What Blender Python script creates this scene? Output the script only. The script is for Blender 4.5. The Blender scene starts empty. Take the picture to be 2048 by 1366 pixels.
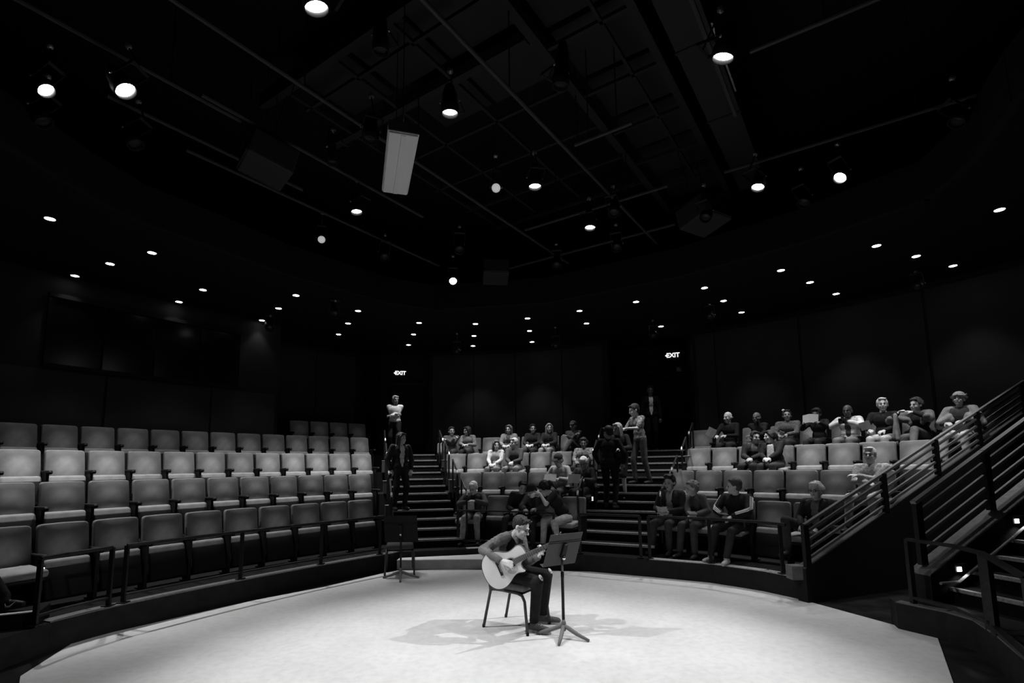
import bpy, bmesh, math, random
from mathutils import Vector as V, Matrix, Euler
random.seed(7)
sin, cos, PI, R_ = math.sin, math.cos, math.pi, math.radians
SC = bpy.context.scene
COL = SC.collection

# ------------------------------------------------------------------ camera, world, exposure
CAMH = 1.75
cd = bpy.data.cameras.new('camera'); cam = bpy.data.objects.new('camera', cd); COL.objects.link(cam)
cd.sensor_width = 36.0; cd.lens = 1046.0/2048*36.0; cd.shift_y = (804.0-683.0)/2048
cd.clip_start = .05; cd.clip_end = 100
cam.matrix_world = Matrix.Translation((0, 0, CAMH)) @ Matrix.Rotation(PI/2+.123, 4, 'X') @ Matrix.Rotation(-.013, 4, 'Z')
SC.camera = cam
w = bpy.data.worlds.new('world'); SC.world = w; w.use_nodes = True
w.node_tree.nodes['Background'].inputs[0].default_value = (.5, .5, .5, 1)
w.node_tree.nodes['Background'].inputs[1].default_value = .0006
SC.view_settings.view_transform = 'Standard'; SC.view_settings.look = 'None'
SC.view_settings.exposure = 0.0; SC.view_settings.gamma = 1; SC.view_settings.use_curve_mapping = False
STAGE_W = 330.0; HOUSE_W = 265.0

# ------------------------------------------------------------------ materials (all grey: the photograph is black and white)
MATS = {}
def mat(name, v, rough=.6, metal=0., spec=.12, noise=0., nscale=20., bump=0., sheen=0., coat=0.):
    if name in MATS: return MATS[name]
    m = bpy.data.materials.new(name); m.use_nodes = True; nt = m.node_tree; b = nt.nodes['Principled BSDF']
    b.inputs['Base Color'].default_value = (v, v, v, 1); b.inputs['Roughness'].default_value = rough
    b.inputs['Metallic'].default_value = metal; b.inputs['Specular IOR Level'].default_value = spec
    if sheen: b.inputs['Sheen Weight'].default_value = sheen
    if coat: b.inputs['Coat Weight'].default_value = coat
    if noise or bump:
        tc = nt.nodes.new('ShaderNodeTexCoord'); n = nt.nodes.new('ShaderNodeTexNoise')
        n.inputs['Scale'].default_value = nscale; n.inputs['Detail'].default_value = 4
        nt.links.new(tc.outputs['Object'], n.inputs['Vector'])
        if noise:
            r = nt.nodes.new('ShaderNodeValToRGB')
            a = max(0, v*(1-noise)); c = min(1, v*(1+noise))
            r.color_ramp.elements[0].color = (a, a, a, 1); r.color_ramp.elements[1].color = (c, c, c, 1)
            r.color_ramp.elements[0].position = .3; r.color_ramp.elements[1].position = .7
            nt.links.new(n.outputs[0], r.inputs[0]); nt.links.new(r.outputs[0], b.inputs['Base Color'])
        if bump:
            bp = nt.nodes.new('ShaderNodeBump'); bp.inputs['Strength'].default_value = bump; bp.inputs['Distance'].default_value = .01
            nt.links.new(n.outputs[0], bp.inputs['Height']); nt.links.new(bp.outputs[0], b.inputs['Normal'])
    MATS[name] = m; return m
def emat(name, s):
    if name in MATS: return MATS[name]
    m = bpy.data.materials.new(name); m.use_nodes = True; nt = m.node_tree; b = nt.nodes['Principled BSDF']
    b.inputs['Base Color'].default_value = (.8, .8, .8, 1); b.inputs['Emission Color'].default_value = (1, 1, 1, 1)
    b.inputs['Emission Strength'].default_value = s; MATS[name] = m; return m
M_WALL = mat('dark wall paint', .016, .8, noise=.15, nscale=3)
M_CEIL = mat('dark ceiling paint', .006, .9)
M_SOFF = mat('dark soffit paint', .006, .9)
M_BEAM = mat('painted ceiling steel', .022, .7)
M_PIPE = mat('black pipe', .045, .45, metal=.0)
M_BLK = mat('black metal', .012, .45)
M_BLKM = mat('black fixture metal', .012, .5)
M_RAIL = mat('black rail paint', .016, .4, noise=.3, nscale=30)
M_RAILG = mat('grey rail paint', .20, .4)
M_CARP = mat('dark carpet', .007, .95, noise=.3, nscale=60)
M_FASC = mat('dark fascia', .016, .8, noise=.2, nscale=8)
M_NOSE = mat('stair nosing', .30, .6, noise=.3, nscale=40)
M_CURB = mat('grey curb paint', .13, .7, noise=.2, nscale=20)
M_DFLOOR = mat('dark floor', .016, .3, noise=.5, nscale=4)
M_SEAT = mat('seat upholstery', .27, .85, noise=.12, nscale=9)
def centre_glow(m):  # paints a bright centre glow into the fabric colour of each seat back
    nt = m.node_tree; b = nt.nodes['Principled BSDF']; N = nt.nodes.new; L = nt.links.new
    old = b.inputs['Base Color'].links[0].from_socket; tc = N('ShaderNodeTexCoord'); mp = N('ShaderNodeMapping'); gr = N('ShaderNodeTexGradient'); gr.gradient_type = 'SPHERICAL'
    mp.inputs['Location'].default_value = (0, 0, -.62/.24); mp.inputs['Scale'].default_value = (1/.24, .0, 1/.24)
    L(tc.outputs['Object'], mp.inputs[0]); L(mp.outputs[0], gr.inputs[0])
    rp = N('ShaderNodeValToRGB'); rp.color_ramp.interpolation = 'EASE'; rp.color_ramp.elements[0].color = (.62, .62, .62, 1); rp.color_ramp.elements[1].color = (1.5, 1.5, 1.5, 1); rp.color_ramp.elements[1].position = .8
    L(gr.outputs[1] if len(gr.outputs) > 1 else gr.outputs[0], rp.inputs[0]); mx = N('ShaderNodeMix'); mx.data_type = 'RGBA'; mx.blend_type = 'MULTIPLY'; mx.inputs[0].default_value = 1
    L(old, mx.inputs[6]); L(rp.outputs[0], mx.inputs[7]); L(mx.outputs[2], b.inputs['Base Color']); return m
M_BACK = centre_glow(mat('bright-centre backrest upholstery', .27, .85, noise=.12, nscale=9))  # backrest fabric with the light's glow painted in
M_SEATD = mat('worn seat upholstery', .19, .85, noise=.12, nscale=9, sheen=.3)
M_PLAS = mat('black seat plastic', .015, .5)
M_PAPER = mat('white paper', .75, .8)
M_CHROME = mat('chrome', .7, .15, metal=1)
M_LENS = emat('lit lens', 40.); M_LENSD = emat('dim lens', .35); M_DOWN = emat('downlight lens', 25.)
M_SIGN = emat('sign letters', 1.3)

def floor_mat():
    m = bpy.data.materials.new('painted stage floor'); m.use_nodes = True; nt = m.node_tree; b = nt.nodes['Principled BSDF']
    N = nt.nodes.new; L = nt.links.new
    tc = N('ShaderNodeTexCoord')
    def nz(sc, det, p0, p1, c0, c1):
        n = N('ShaderNodeTexNoise'); n.inputs['Scale'].default_value = sc; n.inputs['Detail'].default_value = det
        L(tc.outputs['Object'], n.inputs['Vector']); r = N('ShaderNodeValToRGB')
        r.color_ramp.elements[0].position = p0; r.color_ramp.elements[1].position = p1
        r.color_ramp.elements[0].color = (c0,)*3+(1,); r.color_ramp.elements[1].color = (c1,)*3+(1,)
        L(n.outputs[0], r.inputs[0]); return r.outputs[0]
    def mul(a, c):
        x = N('ShaderNodeMix'); x.data_type = 'RGBA'; x.blend_type = 'MULTIPLY'; x.inputs[0].default_value = 1
        L(a, x.inputs[6]); L(c, x.inputs[7]); return x.outputs[2]
    a = mul(nz(1.1, 6, .3, .7, .56, .66), nz(14, 5, .3, .6, .9, 1.))
    a = mul(a, nz(45, 2, .22, .30, .72, 1.))      # scuffs and chips in the paint
    L(a, b.inputs['Base Color']); b.inputs['Roughness'].default_value = .55; b.inputs['Specular IOR Level'].default_value = .3
    return m
M_FLOOR = floor_mat()

# ------------------------------------------------------------------ mesh helpers
class MB:
    def __init__(s): s.v = []; s.f = []
    def add(s, vs, fs):
        o = len(s.v); s.v += [tuple(p) for p in vs]; s.f += [tuple(i+o for i in f) for f in fs]; return s
    def box(s, c, d, M=None):
        x, y, z = d[0]/2, d[1]/2, d[2]/2; c = V(c)
        vs = [V((a*x, b*y, e*z)) for a in (-1, 1) for b in (-1, 1) for e in (-1, 1)]
        vs = [c+((M @ p) if M else p) for p in vs]
        return s.add(vs, [(0, 1, 3, 2), (4, 6, 7, 5), (0, 4, 5, 1), (2, 3, 7, 6), (0, 2, 6, 4), (1, 5, 7, 3)])
    def rbox(s, c, d, r=.01, M=None, seg=2):
        bm = bmesh.new(); bmesh.ops.create_cube(bm, size=1)
        for v in bm.verts: v.co = V((v.co.x*d[0], v.co.y*d[1], v.co.z*d[2]))
        bmesh.ops.bevel(bm, geom=bm.edges[:], offset=min(r, min(d)*.49), segments=seg, profile=.5, affect='EDGES')
        c = V(c); vs = [c+((M @ v.co) if M else v.co) for v in bm.verts]
        for i, v in enumerate(bm.verts): v.index = i
        s.add(vs, [[v.index for v in f.verts] for f in bm.faces]); bm.free(); return s
    def bar(s, a, b, wd, ht, up=(0, 0, 1)):
        a, b = V(a), V(b); z = (b-a); L = z.length; z.normalize(); x = z.cross(V(up))
        if x.length < 1e-4: x = V((1, 0, 0))
        x.normalize(); y = z.cross(x)
        M = Matrix((x, y, z)).transposed()
        return s.box((a+b)/2, (wd, ht, L), M)
    def tube(s, pts, r, n=8):
        pts = [V(p) for p in pts]; rs = r if isinstance(r, (list, tuple)) else [r]*len(pts)
        o = len(s.v); t0 = (pts[1]-pts[0]).normalized(); x = t0.orthogonal().normalized()
        for i, p in enumerate(pts):
            if i == 0: t = t0
            elif i == len(pts)-1: t = (pts[i]-pts[i-1]).normalized()
            else: t = ((pts[i]-pts[i-1]).normalized()+(pts[i+1]-pts[i]).normalized()).normalized()
            x = (x-t*x.dot(t)).normalized(); y = t.cross(x)
            for k in range(n):
                a = 2*PI*k/n; s.v.append(tuple(p+(x*cos(a)+y*sin(a))*rs[i]))
        for i in range(len(pts)-1):
            for k in range(n):
                k2 = (k+1) % n; s.f.append((o+i*n+k, o+i*n+k2, o+(i+1)*n+k2, o+(i+1)*n+k))
        s.f.append(tuple(o+k for k in range(n))[::-1]); e = o+(len(pts)-1)*n; s.f.append(tuple(e+k for k in range(n)))
        return s
    def prism(s, poly, z0, z1):
        n = len(poly); A = sum(poly[i][0]*poly[(i+1) % n][1]-poly[(i+1) % n][0]*poly[i][1] for i in range(n))
        if A < 0: poly = poly[::-1]
        o = len(s.v)
        zf = lambda z, i: z[i] if isinstance(z, (list, tuple)) else z
        s.v += [(p[0], p[1], zf(z0, i)) for i, p in enumerate(poly)]+[(p[0], p[1], zf(z1, i)) for i, p in enumerate(poly)]
        s.f.append(tuple(o+i for i in range(n))[::-1]); s.f.append(tuple(o+n+i for i in range(n)))
        for i in range(n):
            j = (i+1) % n; s.f.append((o+i, o+j, o+n+j, o+n+i))
        return s
    def lathe(s, prof, M=None, n=20, c=(0, 0, 0)):
        o = len(s.v); c = V(c)
        for r, z in prof:
            for k in range(n):
                p = V((r*cos(2*PI*k/n), r*sin(2*PI*k/n), z)); s.v.append(tuple(c+((M @ p) if M else p)))
        for i in range(len(prof)-1):
            for k in range(n):
                k2 = (k+1) % n; s.f.append((o+i*n+k, o+i*n+k2, o+(i+1)*n+k2, o+(i+1)*n+k))
        s.f.append(tuple(o+k for k in range(n))[::-1]); e = o+(len(prof)-1)*n; s.f.append(tuple(e+k for k in range(n)))
        return s
    def ell(s, c, r, M=None, n=12, m=8):
        o = len(s.v); c = V(c)
        if not isinstance(r, (tuple, list)): r = (r, r, r)
        T = (lambda p: c+((M @ p) if M else p))
        s.v.append(tuple(T(V((0, 0, r[2])))))
        for i in range(1, m):
            a = PI*i/m
            for k in range(n):
                b = 2*PI*k/n; s.v.append(tuple(T(V((r[0]*sin(a)*cos(b), r[1]*sin(a)*sin(b), r[2]*cos(a))))))
        s.v.append(tuple(T(V((0, 0, -r[2])))))
        for k in range(n): s.f.append((o, o+1+k, o+1+(k+1) % n))
        for i in range(m-2):
            for k in range(n):
                k2 = (k+1) % n; s.f.append((o+1+i*n+k, o+1+(i+1)*n+k, o+1+(i+1)*n+k2, o+1+i*n+k2))
        e = o+1+(m-1)*n
        for k in range(n): s.f.append((e, o+1+(m-2)*n+(k+1) % n, o+1+(m-2)*n+k))
        return s
    def cap(s, a, ra, b, rb, n=10):
        a, b = V(a), V(b); d = b-a; L = d.length
        if L < 1e-5: return s.ell(a, max(ra, rb))
        z = d/L; x = z.orthogonal().normalized(); y = z.cross(x); M = Matrix((x, y, z)).transposed()
        pr = [(ra*.02, -ra), (ra*.55, -ra*.83), (ra*.87, -ra*.5), (ra, 0), (rb, L), (rb*.87, L+rb*.5), (rb*.55, L+rb*.83), (rb*.02, L+rb)]
        return s.lathe(pr, M, n, a)
    def build(s, name, m, parent=None, smooth=False, loc=None):
        me = bpy.data.meshes.new(name); me.from_pydata(s.v, [], s.f); me.update()
        if smooth: me.polygons.foreach_set('use_smooth', [True]*len(me.polygons))
        if m: me.materials.append(m)
        o = bpy.data.objects.new(name, me); COL.objects.link(o)
        if parent: o.parent = parent
        if loc: o.location = loc
        return o
    def blob(s, name, m, parent, vox, it=2):
        o = s.build(name, m, parent)
        r = o.modifiers.new('join', 'REMESH'); r.mode = 'VOXEL'; r.voxel_size = vox; r.use_smooth_shade = True
        if it:
            q = o.modifiers.new('soften', 'SMOOTH'); q.factor = .5; q.iterations = it
        return o
def tag(o, label, cat, group=None):
    o['label'] = label; o['category'] = cat
    if group: o['group'] = group
    return o
def thing(name, label, cat, loc=(0, 0, 0), rz=0, group=None, M=None):
    o = bpy.data.objects.new(name, None); COL.objects.link(o); o.empty_display_size = .1
    if M is not None: o.matrix_world = M
    else: o.location = loc; o.rotation_euler = (0, 0, rz)
    return tag(o, label, cat, group)
def struct(name, mb, m, smooth=False):
    o = mb.build(name, m, None, smooth); o['kind'] = 'structure'; return o
def kids(o): return [c for c in bpy.data.objects if c.parent == o]
def dup(r, chs, loc, rz, label, group=None):
    n = r.copy(); COL.objects.link(n); n.location = loc; n.rotation_euler = (0, 0, rz); n['label'] = label
    if group: n['group'] = group
    for c, gs in chs:
        d = c.copy(); COL.objects.link(d); d.parent = n
        for g in gs:
            e = g.copy(); COL.objects.link(e); e.parent = d
    return n
def ordn(i):
    return ['first', 'second', 'third', 'fourth', 'fifth', 'sixth', 'seventh', 'eighth', 'ninth', 'tenth', 'eleventh', 'twelfth', 'thirteenth', 'fourteenth', 'fifteenth'][i]

# ------------------------------------------------------------------ plan of the house
D0, RI, DR, SP = .275, .457, 1.116, .545
BK = {'L': (10.486, -1.66, 17.624), 'C': (-2.304, 5.292, 5.816), 'R': (-5.007, .641, 11.761)}
def pol(b, r, a):            # point on an arc of bank b; r measured from the front row's seat backs, a in degrees
    c = BK[b]; return V((c[0]+(c[2]+r)*sin(R_(a)), c[1]+(c[2]+r)*cos(R_(a)), 0))
def dz(k): return D0+RI*k
dA = V((sin(R_(-16)), cos(R_(-16)), 0)); AL = V((-2.05, 9.50, 0)); AR = V((-.85, 9.74, 0))
dL2 = V((sin(R_(17)), cos(R_(17)), 0)); dR2 = V((sin(R_(28)), cos(R_(28)), 0)); BL = V((1.0, 9.07, 0)); BR = V((2.12, 8.45, 0))
S0 = V((3.69, 6.92, 0)); dS = V((sin(R_(68)), cos(R_(68)), 0))
def side_hit(k):             # where the front arc of deck k meets the oblique right side of the right bank
    best = None
    for i in range(1200):
        p = S0+dS*(i*.01-.5); c = BK['R']; e = abs(math.hypot(p.x-c[0], p.y-c[1])-(c[2]+k*DR-.9))
        if best is None or e < best[0]: best = (e, p)
    return best[1]
def front(k):
    p = []
    o = k*DR-.9
    if k == 0: p += [V((-4.62, 4.85, 0)), V((-4.60, 5.4, 0)), V((-4.47, 5.80, 0))]; a0 = -62.9
    else: p += [pol('L', o, -66.5)+V((-.3, -2.2, 0)), pol('L', o, -66.5)]; a0 = -65.5
    a1 = math.degrees(math.atan2((AL+dA*DR*k).x-BK['L'][0], (AL+dA*DR*k).y-BK['L'][1]))-.5
    n = 9
    p += [pol('L', o, a0+(a1-a0)*i/n) for i in range(n+1)]
    p += [AL+dA*DR*k, AR+dA*DR*k]
    q = BK['C']; s = AR+dA*DR*k; e = BL+dL2*DR*k
    b0 = math.degrees(math.atan2(s.x-q[0], s.y-q[1]))+4; b1 = math.degrees(math.atan2(e.x-q[0], e.y-q[1]))-2
    p += [pol('C', o, b0+(b1-b0)*i/6) for i in range(7)]
    p += [e, BR+dR2*DR*k]
    if k == 0: p += [V((2.95, 7.96, 0)), V((3.42, 7.42, 0)), V((3.60, 7.10, 0)), S0]
    else:
        h = side_hit(k); q = BK['R']; s = BR+dR2*DR*k
        b0 = math.degrees(math.atan2(s.x-q[0], s.y-q[1]))+1.5; b1 = math.degrees(math.atan2(h.x-q[0], h.y-q[1]))
        p += [pol('R', o, b0+(b1-b0)*i/6) for i in range(7)]
    return p
FAR = [V((13.5, 10.9, 0)), V((13.5, 18, 0)), V((-13.5, 18, 0)), V((-13.5, 2.5, 0))]
for k in range(5):
    mb = MB(); fp = front(k)
    poly = [(p.x, p.y) for p in fp]+[(p.x, p.y) for p in FAR]
    mb.prism(poly, 0.001 if k == 0 else dz(k-1)+.0005, dz(k))
    o = struct('floor_tier', mb, M_CARP)
    me = o.data; me.materials.append(M_FASC)
    for pg in me.polygons:
        if abs(pg.normal.z) < .5: pg.material_index = 1
# floors
struct('floor', MB().prism([(-14, -4), (14, -4), (14, 18.5), (-14, 18.5)], -.1, 0), M_DFLOOR)
fl = MB().prism([(-2.4, 2.4), (-4.0, 4.45), (-4.27, 4.76), (-4.57, 5.71), (-3.54, 7.26), (-2.85, 8.03), (-2.2, 9.0), (-1.97, 9.25), (-1.0, 9.28), (-.55, 9.2), (1.25, 8.93),
                 (2.05, 8.57), (2.79, 8.10), (3.25, 7.62), (3.56, 7.30), (4.21, 5.471), (3.473, 4.401), (2.1, 2.4)][::-1], .0005, .012)
struct('floor_stage', fl, M_FLOOR)
# trims: a lighter strip along the top edge of the front deck
def strip(pts, w_, z0, z1):
    mb = MB()
    for a, b in zip(pts, pts[1:]):
        d = (b-a).normalized(); n = V((-d.y, d.x, 0))
        mb.prism([(a.x, a.y), (b.x, b.y), (b.x+n.x*w_, b.y+n.y*w_), (a.x+n.x*w_, a.y+n.y*w_)], z0, z1)
    return mb
f0 = front(0)
iA = next(i for i, p in enumerate(f0) if (p-AL).length < 1e-6); iC = next(i for i, p in enumerate(f0) if (p-BL).length < 1e-6)
struct('trim_1', strip(f0[1:iA+1], .16, dz(0), dz(0)+.012), M_CURB)
struct('trim_2', strip(f0[iA+1:iC+1], .14, dz(0), dz(0)+.012), M_NOSE)
struct('trim_3', strip(f0[iC+1:], .14, dz(0), dz(0)+.012), M_NOSE)
# pale wooden platform step at the foot of the left aisle
t = thing('platform_step', 'pale low platform step at the foot of the left aisle stairs', 'step', (0, 0, 0))
pl = [(-2.02, 9.28), (-1.85, 9.27), (-.9, 9.27), (-.45, 9.24), (-.35, 9.6), (-.8, 9.95), (-2.0, 9.75)]
MB().prism(pl, .012, .168).build('riser', mat('grey step face', .30, .7, noise=.15, nscale=6), t)
MB().prism(pl, .168, .18).build('tread', mat('pale step paint', .62, .6, noise=.1, nscale=5), t)

# aisle stairs ------------------------------------------------------
def flight(name, label, A, dAv, B, dBv, n, run, rise, z0, skip3=True):
    t = thing(name, label, 'stairs')
    for i in range(1, n+1):
        a = A+dAv*run*i; b = B+dBv*run*i; a2 = a+dAv*run; b2 = b+dBv*run; z = z0+rise*i
        if not (skip3 and i % 3 == 0):
            MB().prism([(a.x, a.y), (b.x, b.y), (b2.x, b2.y), (a2.x, a2.y)], z0+rise*(i-1) if i % 3 != 2 or not skip3 else z0+rise*(i-2), z-.004).build('step', M_CARP, t)
        d = (b-a).normalized(); n_ = V((-d.y, d.x, 0))
        if n_.dot(dAv) < 0: n_ = -n_
        MB().prism([((a-n_*.012).x, (a-n_*.012).y), ((b-n_*.012).x, (b-n_*.012).y), ((b+n_*.05).x, (b+n_*.05).y), ((a+n_*.05).x, (a+n_*.05).y)], z-.03, z+.004).build('nosing', M_NOSE, t)
    return t
flight('aisle_stairs', 'long flight of dark steps with pale nosings behind the empty music stand', AL, dA, AR, dA, 12, DR/3, RI/3, D0)
flight('aisle_stairs', 'flight of dark steps with pale nosings between the centre and right seats', BL, dL2, BR, dR2, 12, DR/3, RI/3, D0)

# right staircase ----------------------------------------------------
d3 = V((sin(R_(76)), cos(R_(76)), 0)); n3 = V((d3.y, -d3.x, 0))      # n3 points to the camera's side
P3 = V((4.29, 5.63, 0))
land = [(4.02, 5.74), (4.22, 5.35), (4.25, 5.08), (4.06, 4.63), (3.75, 4.05), (3.3, 3.3), (6.5, 2.0), (7.3, 5.2), (4.36, 5.95), (4.1, 5.95)]
struct('floor_landing', MB().prism(land, 0.001, D0), M_FASC)
lp = [V((a, b, 0)) for a, b in land[:6]]
struct('trim_4', strip(lp, .10, D0, D0+.012), M_CURB)
t = thing('right_staircase', 'flight of dark steps with pale nosings at the right edge', 'stairs')
for i in range(1, 14):
    a = P3+d3*.30*i; b = a+n3*1.5; z = D0+.152*i
    a2 = a+d3*.31; b2 = b+d3*.31
    MB().prism([(a.x, a.y), (b.x, b.y), (b2.x, b2.y), (a2.x, a2.y)], D0+.152*(i-1)-.3*(i > 2), z).build('step', M_CARP, t)
    c, d = a-d3*.012, b-d3*.012; e, f = b+d3*.045, a+d3*.045
    MB().prism([(c.x, c.y), (d.x, d.y), (e.x, e.y), (f.x, f.y)], z-.028, z+.006).build('nosing', M_NOSE, t)
# curb wall beside it
cw0 = P3+d3*.05; cw1 = P3+d3*6.2; th = -n3*.24
mb = MB(); base = [(cw0.x, cw0.y), (cw1.x, cw1.y), ((cw1+th).x, (cw1+th).y), ((cw0+th).x, (cw0+th).y)]
def sloped(poly, z0, ztop):   # prism whose top heights follow each corner
    mb = MB(); n = len(poly); mb.v = [(x, y, z0[i]) for i, (x, y) in enumerate(poly)]+[(x, y, ztop[i]) for i, (x, y) in enumerate(poly)]
    mb.f = [tuple(range(n))[::-1], tuple(range(n, 2*n))]+[(i, (i+1) % n, n+(i+1) % n, n+i) for i in range(n)]; return mb
zc0, sl = .56, .152/.30
zt = [zc0, zc0+sl*6.15, zc0+sl*6.15, zc0]
struct('wall_stair', sloped(base, [0]*4, zt), M_FASC)
struct('trim_5', sloped(base, zt, [z+.014 for z in zt]), M_CURB)
# oblique side of the right bank: curb on the tier ends
cs0 = S0+V((-.02, -.12, 0)); cs1 = cs0+dS*8.0; ts = V((-dS.y, dS.x, 0))*.14; sl1 = .39
base = [(cs0.x, cs0.y), (cs1.x, cs1.y), ((cs1+ts).x, (cs1+ts).y), ((cs0+ts).x, (cs0+ts).y)]
zt = [.42, .42+sl1*8, .42+sl1*8, .42]
struct('wall_bank_side', sloped(base, [0]*4, zt), mat('black void wall', .012, .9))
struct('trim_6', sloped(base, zt, [z+.012 for z in zt]), mat('dark curb paint', .06, .7))
struct('wall_curb_end', MB().box((S0.x-.06, S0.y-.0, D0+.09), (.22, .16, .17)), M_CURB)

# ------------------------------------------------------------------ walls
def wallrun(pts, z0, z1, th=.15):
    mb = MB()
    for a, b in zip(pts, pts[1:]):
        d = (b-a).normalized(); n = V((-d.y, d.x, 0))*th
        mb.prism([(a.x, a.y), (b.x, b.y), (b.x+n.x, b.y+n.y), (a.x+n.x, a.y+n.y)], z0, z1)
    return mb
HT = 7.7
WL = [pol('L', 3.68, a) for a in (-74, -70, -66, -62, -58, -54, -50, -48.9)]
WL2 = [WL[-1], pol('L', 5.3, -48.2), pol('L', 5.3, -46), pol('L', 5.3, -43), pol('L', 5.5, -40.5)]
c1, c2 = V((-3.95, 15.6, 0)), V((-2.45, 15.9, 0))
WC = [pol('C', 4.45, a) for a in (-1, 4, 9, 14, 19, 24, 29)]
WR = [pol('R', 4.35, a) for a in (37.3, 41, 45, 49, 53, 57, 61, 65)]
struct('wall_left', wallrun(WL, 0, HT), M_WALL)
struct('wall_rear_left', wallrun(WL2+[c1], 0, HT), M_WALL)
struct('wall_rear_aisle', wallrun([c1, c2, WC[0]], 0, HT), M_WALL)
struct('wall_rear_centre', wallrun(WC, 0, HT), M_WALL)
e1, e2 = V((3.0, 15.6, 0)), V((4.95, 14.9, 0))
struct('wall_rear_exit', wallrun([WC[-1], e1, e2, WR[0]], 0, HT), M_WALL)
struct('wall_right', wallrun(WR+[V((9.9, 8.9, 0)), V((12.5, 7, 0)), V((12.5, -3.6, 0))], 0, HT), M_WALL)
struct('wall_camera_side', wallrun([V((12.5, -3.6, 0)), V((-12.5, -3.6, 0)), V((-12.5, 3, 0)), WL[0]], 0, HT), M_WALL)
# wall panels: separate slabs with dark joints
def panels(wall, b, r, angs, z0, z1, zcut=None):
    for a0, a1 in zip(angs, angs[1:]):
        n = 3; g = (a1-a0)*.012
        P = [pol(b, r-.03, a0+g+(a1-a0-2*g)*i/n) for i in range(n+1)]; Q = [pol(b, r+.01, a0+g+(a1-a0-2*g)*i/n) for i in range(n+1)]
        MB().prism([(p.x, p.y) for p in P]+[(p.x, p.y) for p in Q[::-1]], z0, z1).build('panel', mat('wall panel paint', .035, .75, noise=.12, nscale=2), wall)
W = {o.name: o for o in bpy.data.objects}
panels(W['wall_left'], 'L', 3.68, [-73, -67.6, -63.2, -58.0, -52.9, -49.1], 1.9, 3.52)
panels(W['wall_rear_left'], 'L', 5.3, [-47.9, -44.5, -41.5], 2.2, 5.1)
panels(W['wall_rear_centre'], 'C', 4.45, [-.5, 6.5, 13.6, 21.5, 28.5], 2.2, 5.1)
panels(W['wall_right'], 'R', 4.35, [37.6, 39.3, 46.3, 54.6, 62.5], 2.2, 5.1)
# control-room window in the left wall
t = thing('control_room_window', 'wide black control-room window high on the left wall', 'window')
rng = [-60.6+i*(60.6-51.4)/4 for i in range(5)]
for a0, a1 in zip(rng, rng[1:]):
    P, Q = pol('L', 3.62, a0+.05), pol('L', 3.62, a1-.05); P2, Q2 = pol('L', 3.64, a0+.05), pol('L', 3.64, a1-.05)
    MB().prism([(P.x, P.y), (Q.x, Q.y), (Q2.x, Q2.y), (P2.x, P2.y)], 3.62, 4.8).build('pane', mat('black glass', .003, .16, spec=.25), t)
mb = MB()
for z in (3.585, 4.83):
    for a0, a1 in zip(rng, rng[1:]): mb.bar(pol('L', 3.6, a0)+V((0, 0, z)), pol('L', 3.6, a1)+V((0, 0, z)), .07, .07)
mb.build('frame', mat('dark window frame', .006, .6), t)
# doors
def door(name, P, Q, z):
    d = (Q-P).normalized(); n = V((d.y, -d.x, 0)); c = (P+Q)/2+n*.03; L_ = (Q-P).length
    M = Matrix((d, -n, V((0, 0, 1)))).transposed()
    mb = MB().box(c+V((0, 0, z+1.05)), (L_, .05, 2.1), M); o = struct(name, mb, mat('dark door paint', .008, .6))
    MB().box(c+n*.04+V((0, 0, z+2.15)), (L_+.2, .08, .1), M).build('door_frame', M_BLK, o)
    MB().box(c+n*.05+d*(L_*.4)+V((0, 0, z+1.0)), (.14, .05, .03), M).build('door_handle', M_CHROME, o)
door('door_1', V((-3.6, 15.55, 0))*1., V((-2.7, 15.73, 0)), dz(4)); door('door_2', V((3.4, 15.35, 0)), V((4.4, 15.0, 0)), dz(4))
# exit signs
def text_mesh(body, size, m, parent, M, ext=.006):
    c = bpy.data.curves.new('t', 'FONT'); c.body = body; c.size = size; c.extrude = ext; c.align_x = 'CENTER'; c.align_y = 'CENTER'; c.offset = .004
    o = bpy.data.objects.new('t', c); COL.objects.link(o); dg = bpy.context.evaluated_depsgraph_get()
    me = bpy.data.meshes.new_from_object(o.evaluated_get(dg)); bpy.data.objects.remove(o)
    me.materials.clear(); me.materials.append(m); me.name = 'lettering'
    q = bpy.data.objects.new('lettering', me); COL.objects.link(q); q.parent = parent; q.matrix_local = M; return q
def exit_sign(loc, rz, label, sc=1., arrow=True, chev=False):
    t = thing('exit_sign', label, 'exit sign', loc, rz, 'exit signs above the aisle doors')
    MB().rbox((0, 0, 0), (.32*sc, .05, .2*sc), .01).build('housing', mat('sign housing', .05, .5), t)
    text_mesh('EXIT', .17*sc, M_SIGN, t, Matrix.Translation((.015, -.03, .0)) @ Matrix.Rotation(PI/2, 4, 'X'))
    mb = MB()
    if arrow: mb.add([(-.195*sc, -.03, 0), (-.16*sc, -.03, .03), (-.16*sc, -.03, -.03), (-.195*sc, -.036, 0), (-.16*sc, -.036, .03), (-.16*sc, -.036, -.03)], [(0, 1, 2), (3, 5, 4), (0, 3, 4, 1), (1, 4, 5, 2), (2, 5, 3, 0)])
    mb.build('arrow', M_SIGN, t)
    MB().tube([(0, 0, .09), (0, 0, 5.215-loc[2])], .012).build('stem', M_BLK, t)
exit_sign((-3.1, 14.3, 4.36), R_(12), 'small lit exit sign with arrow above the left aisle stairs', .85)
exit_sign((4.42, 14.1, 4.72), R_(-18), 'lit exit sign high above the right aisle stairs', 1.0)
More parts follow.
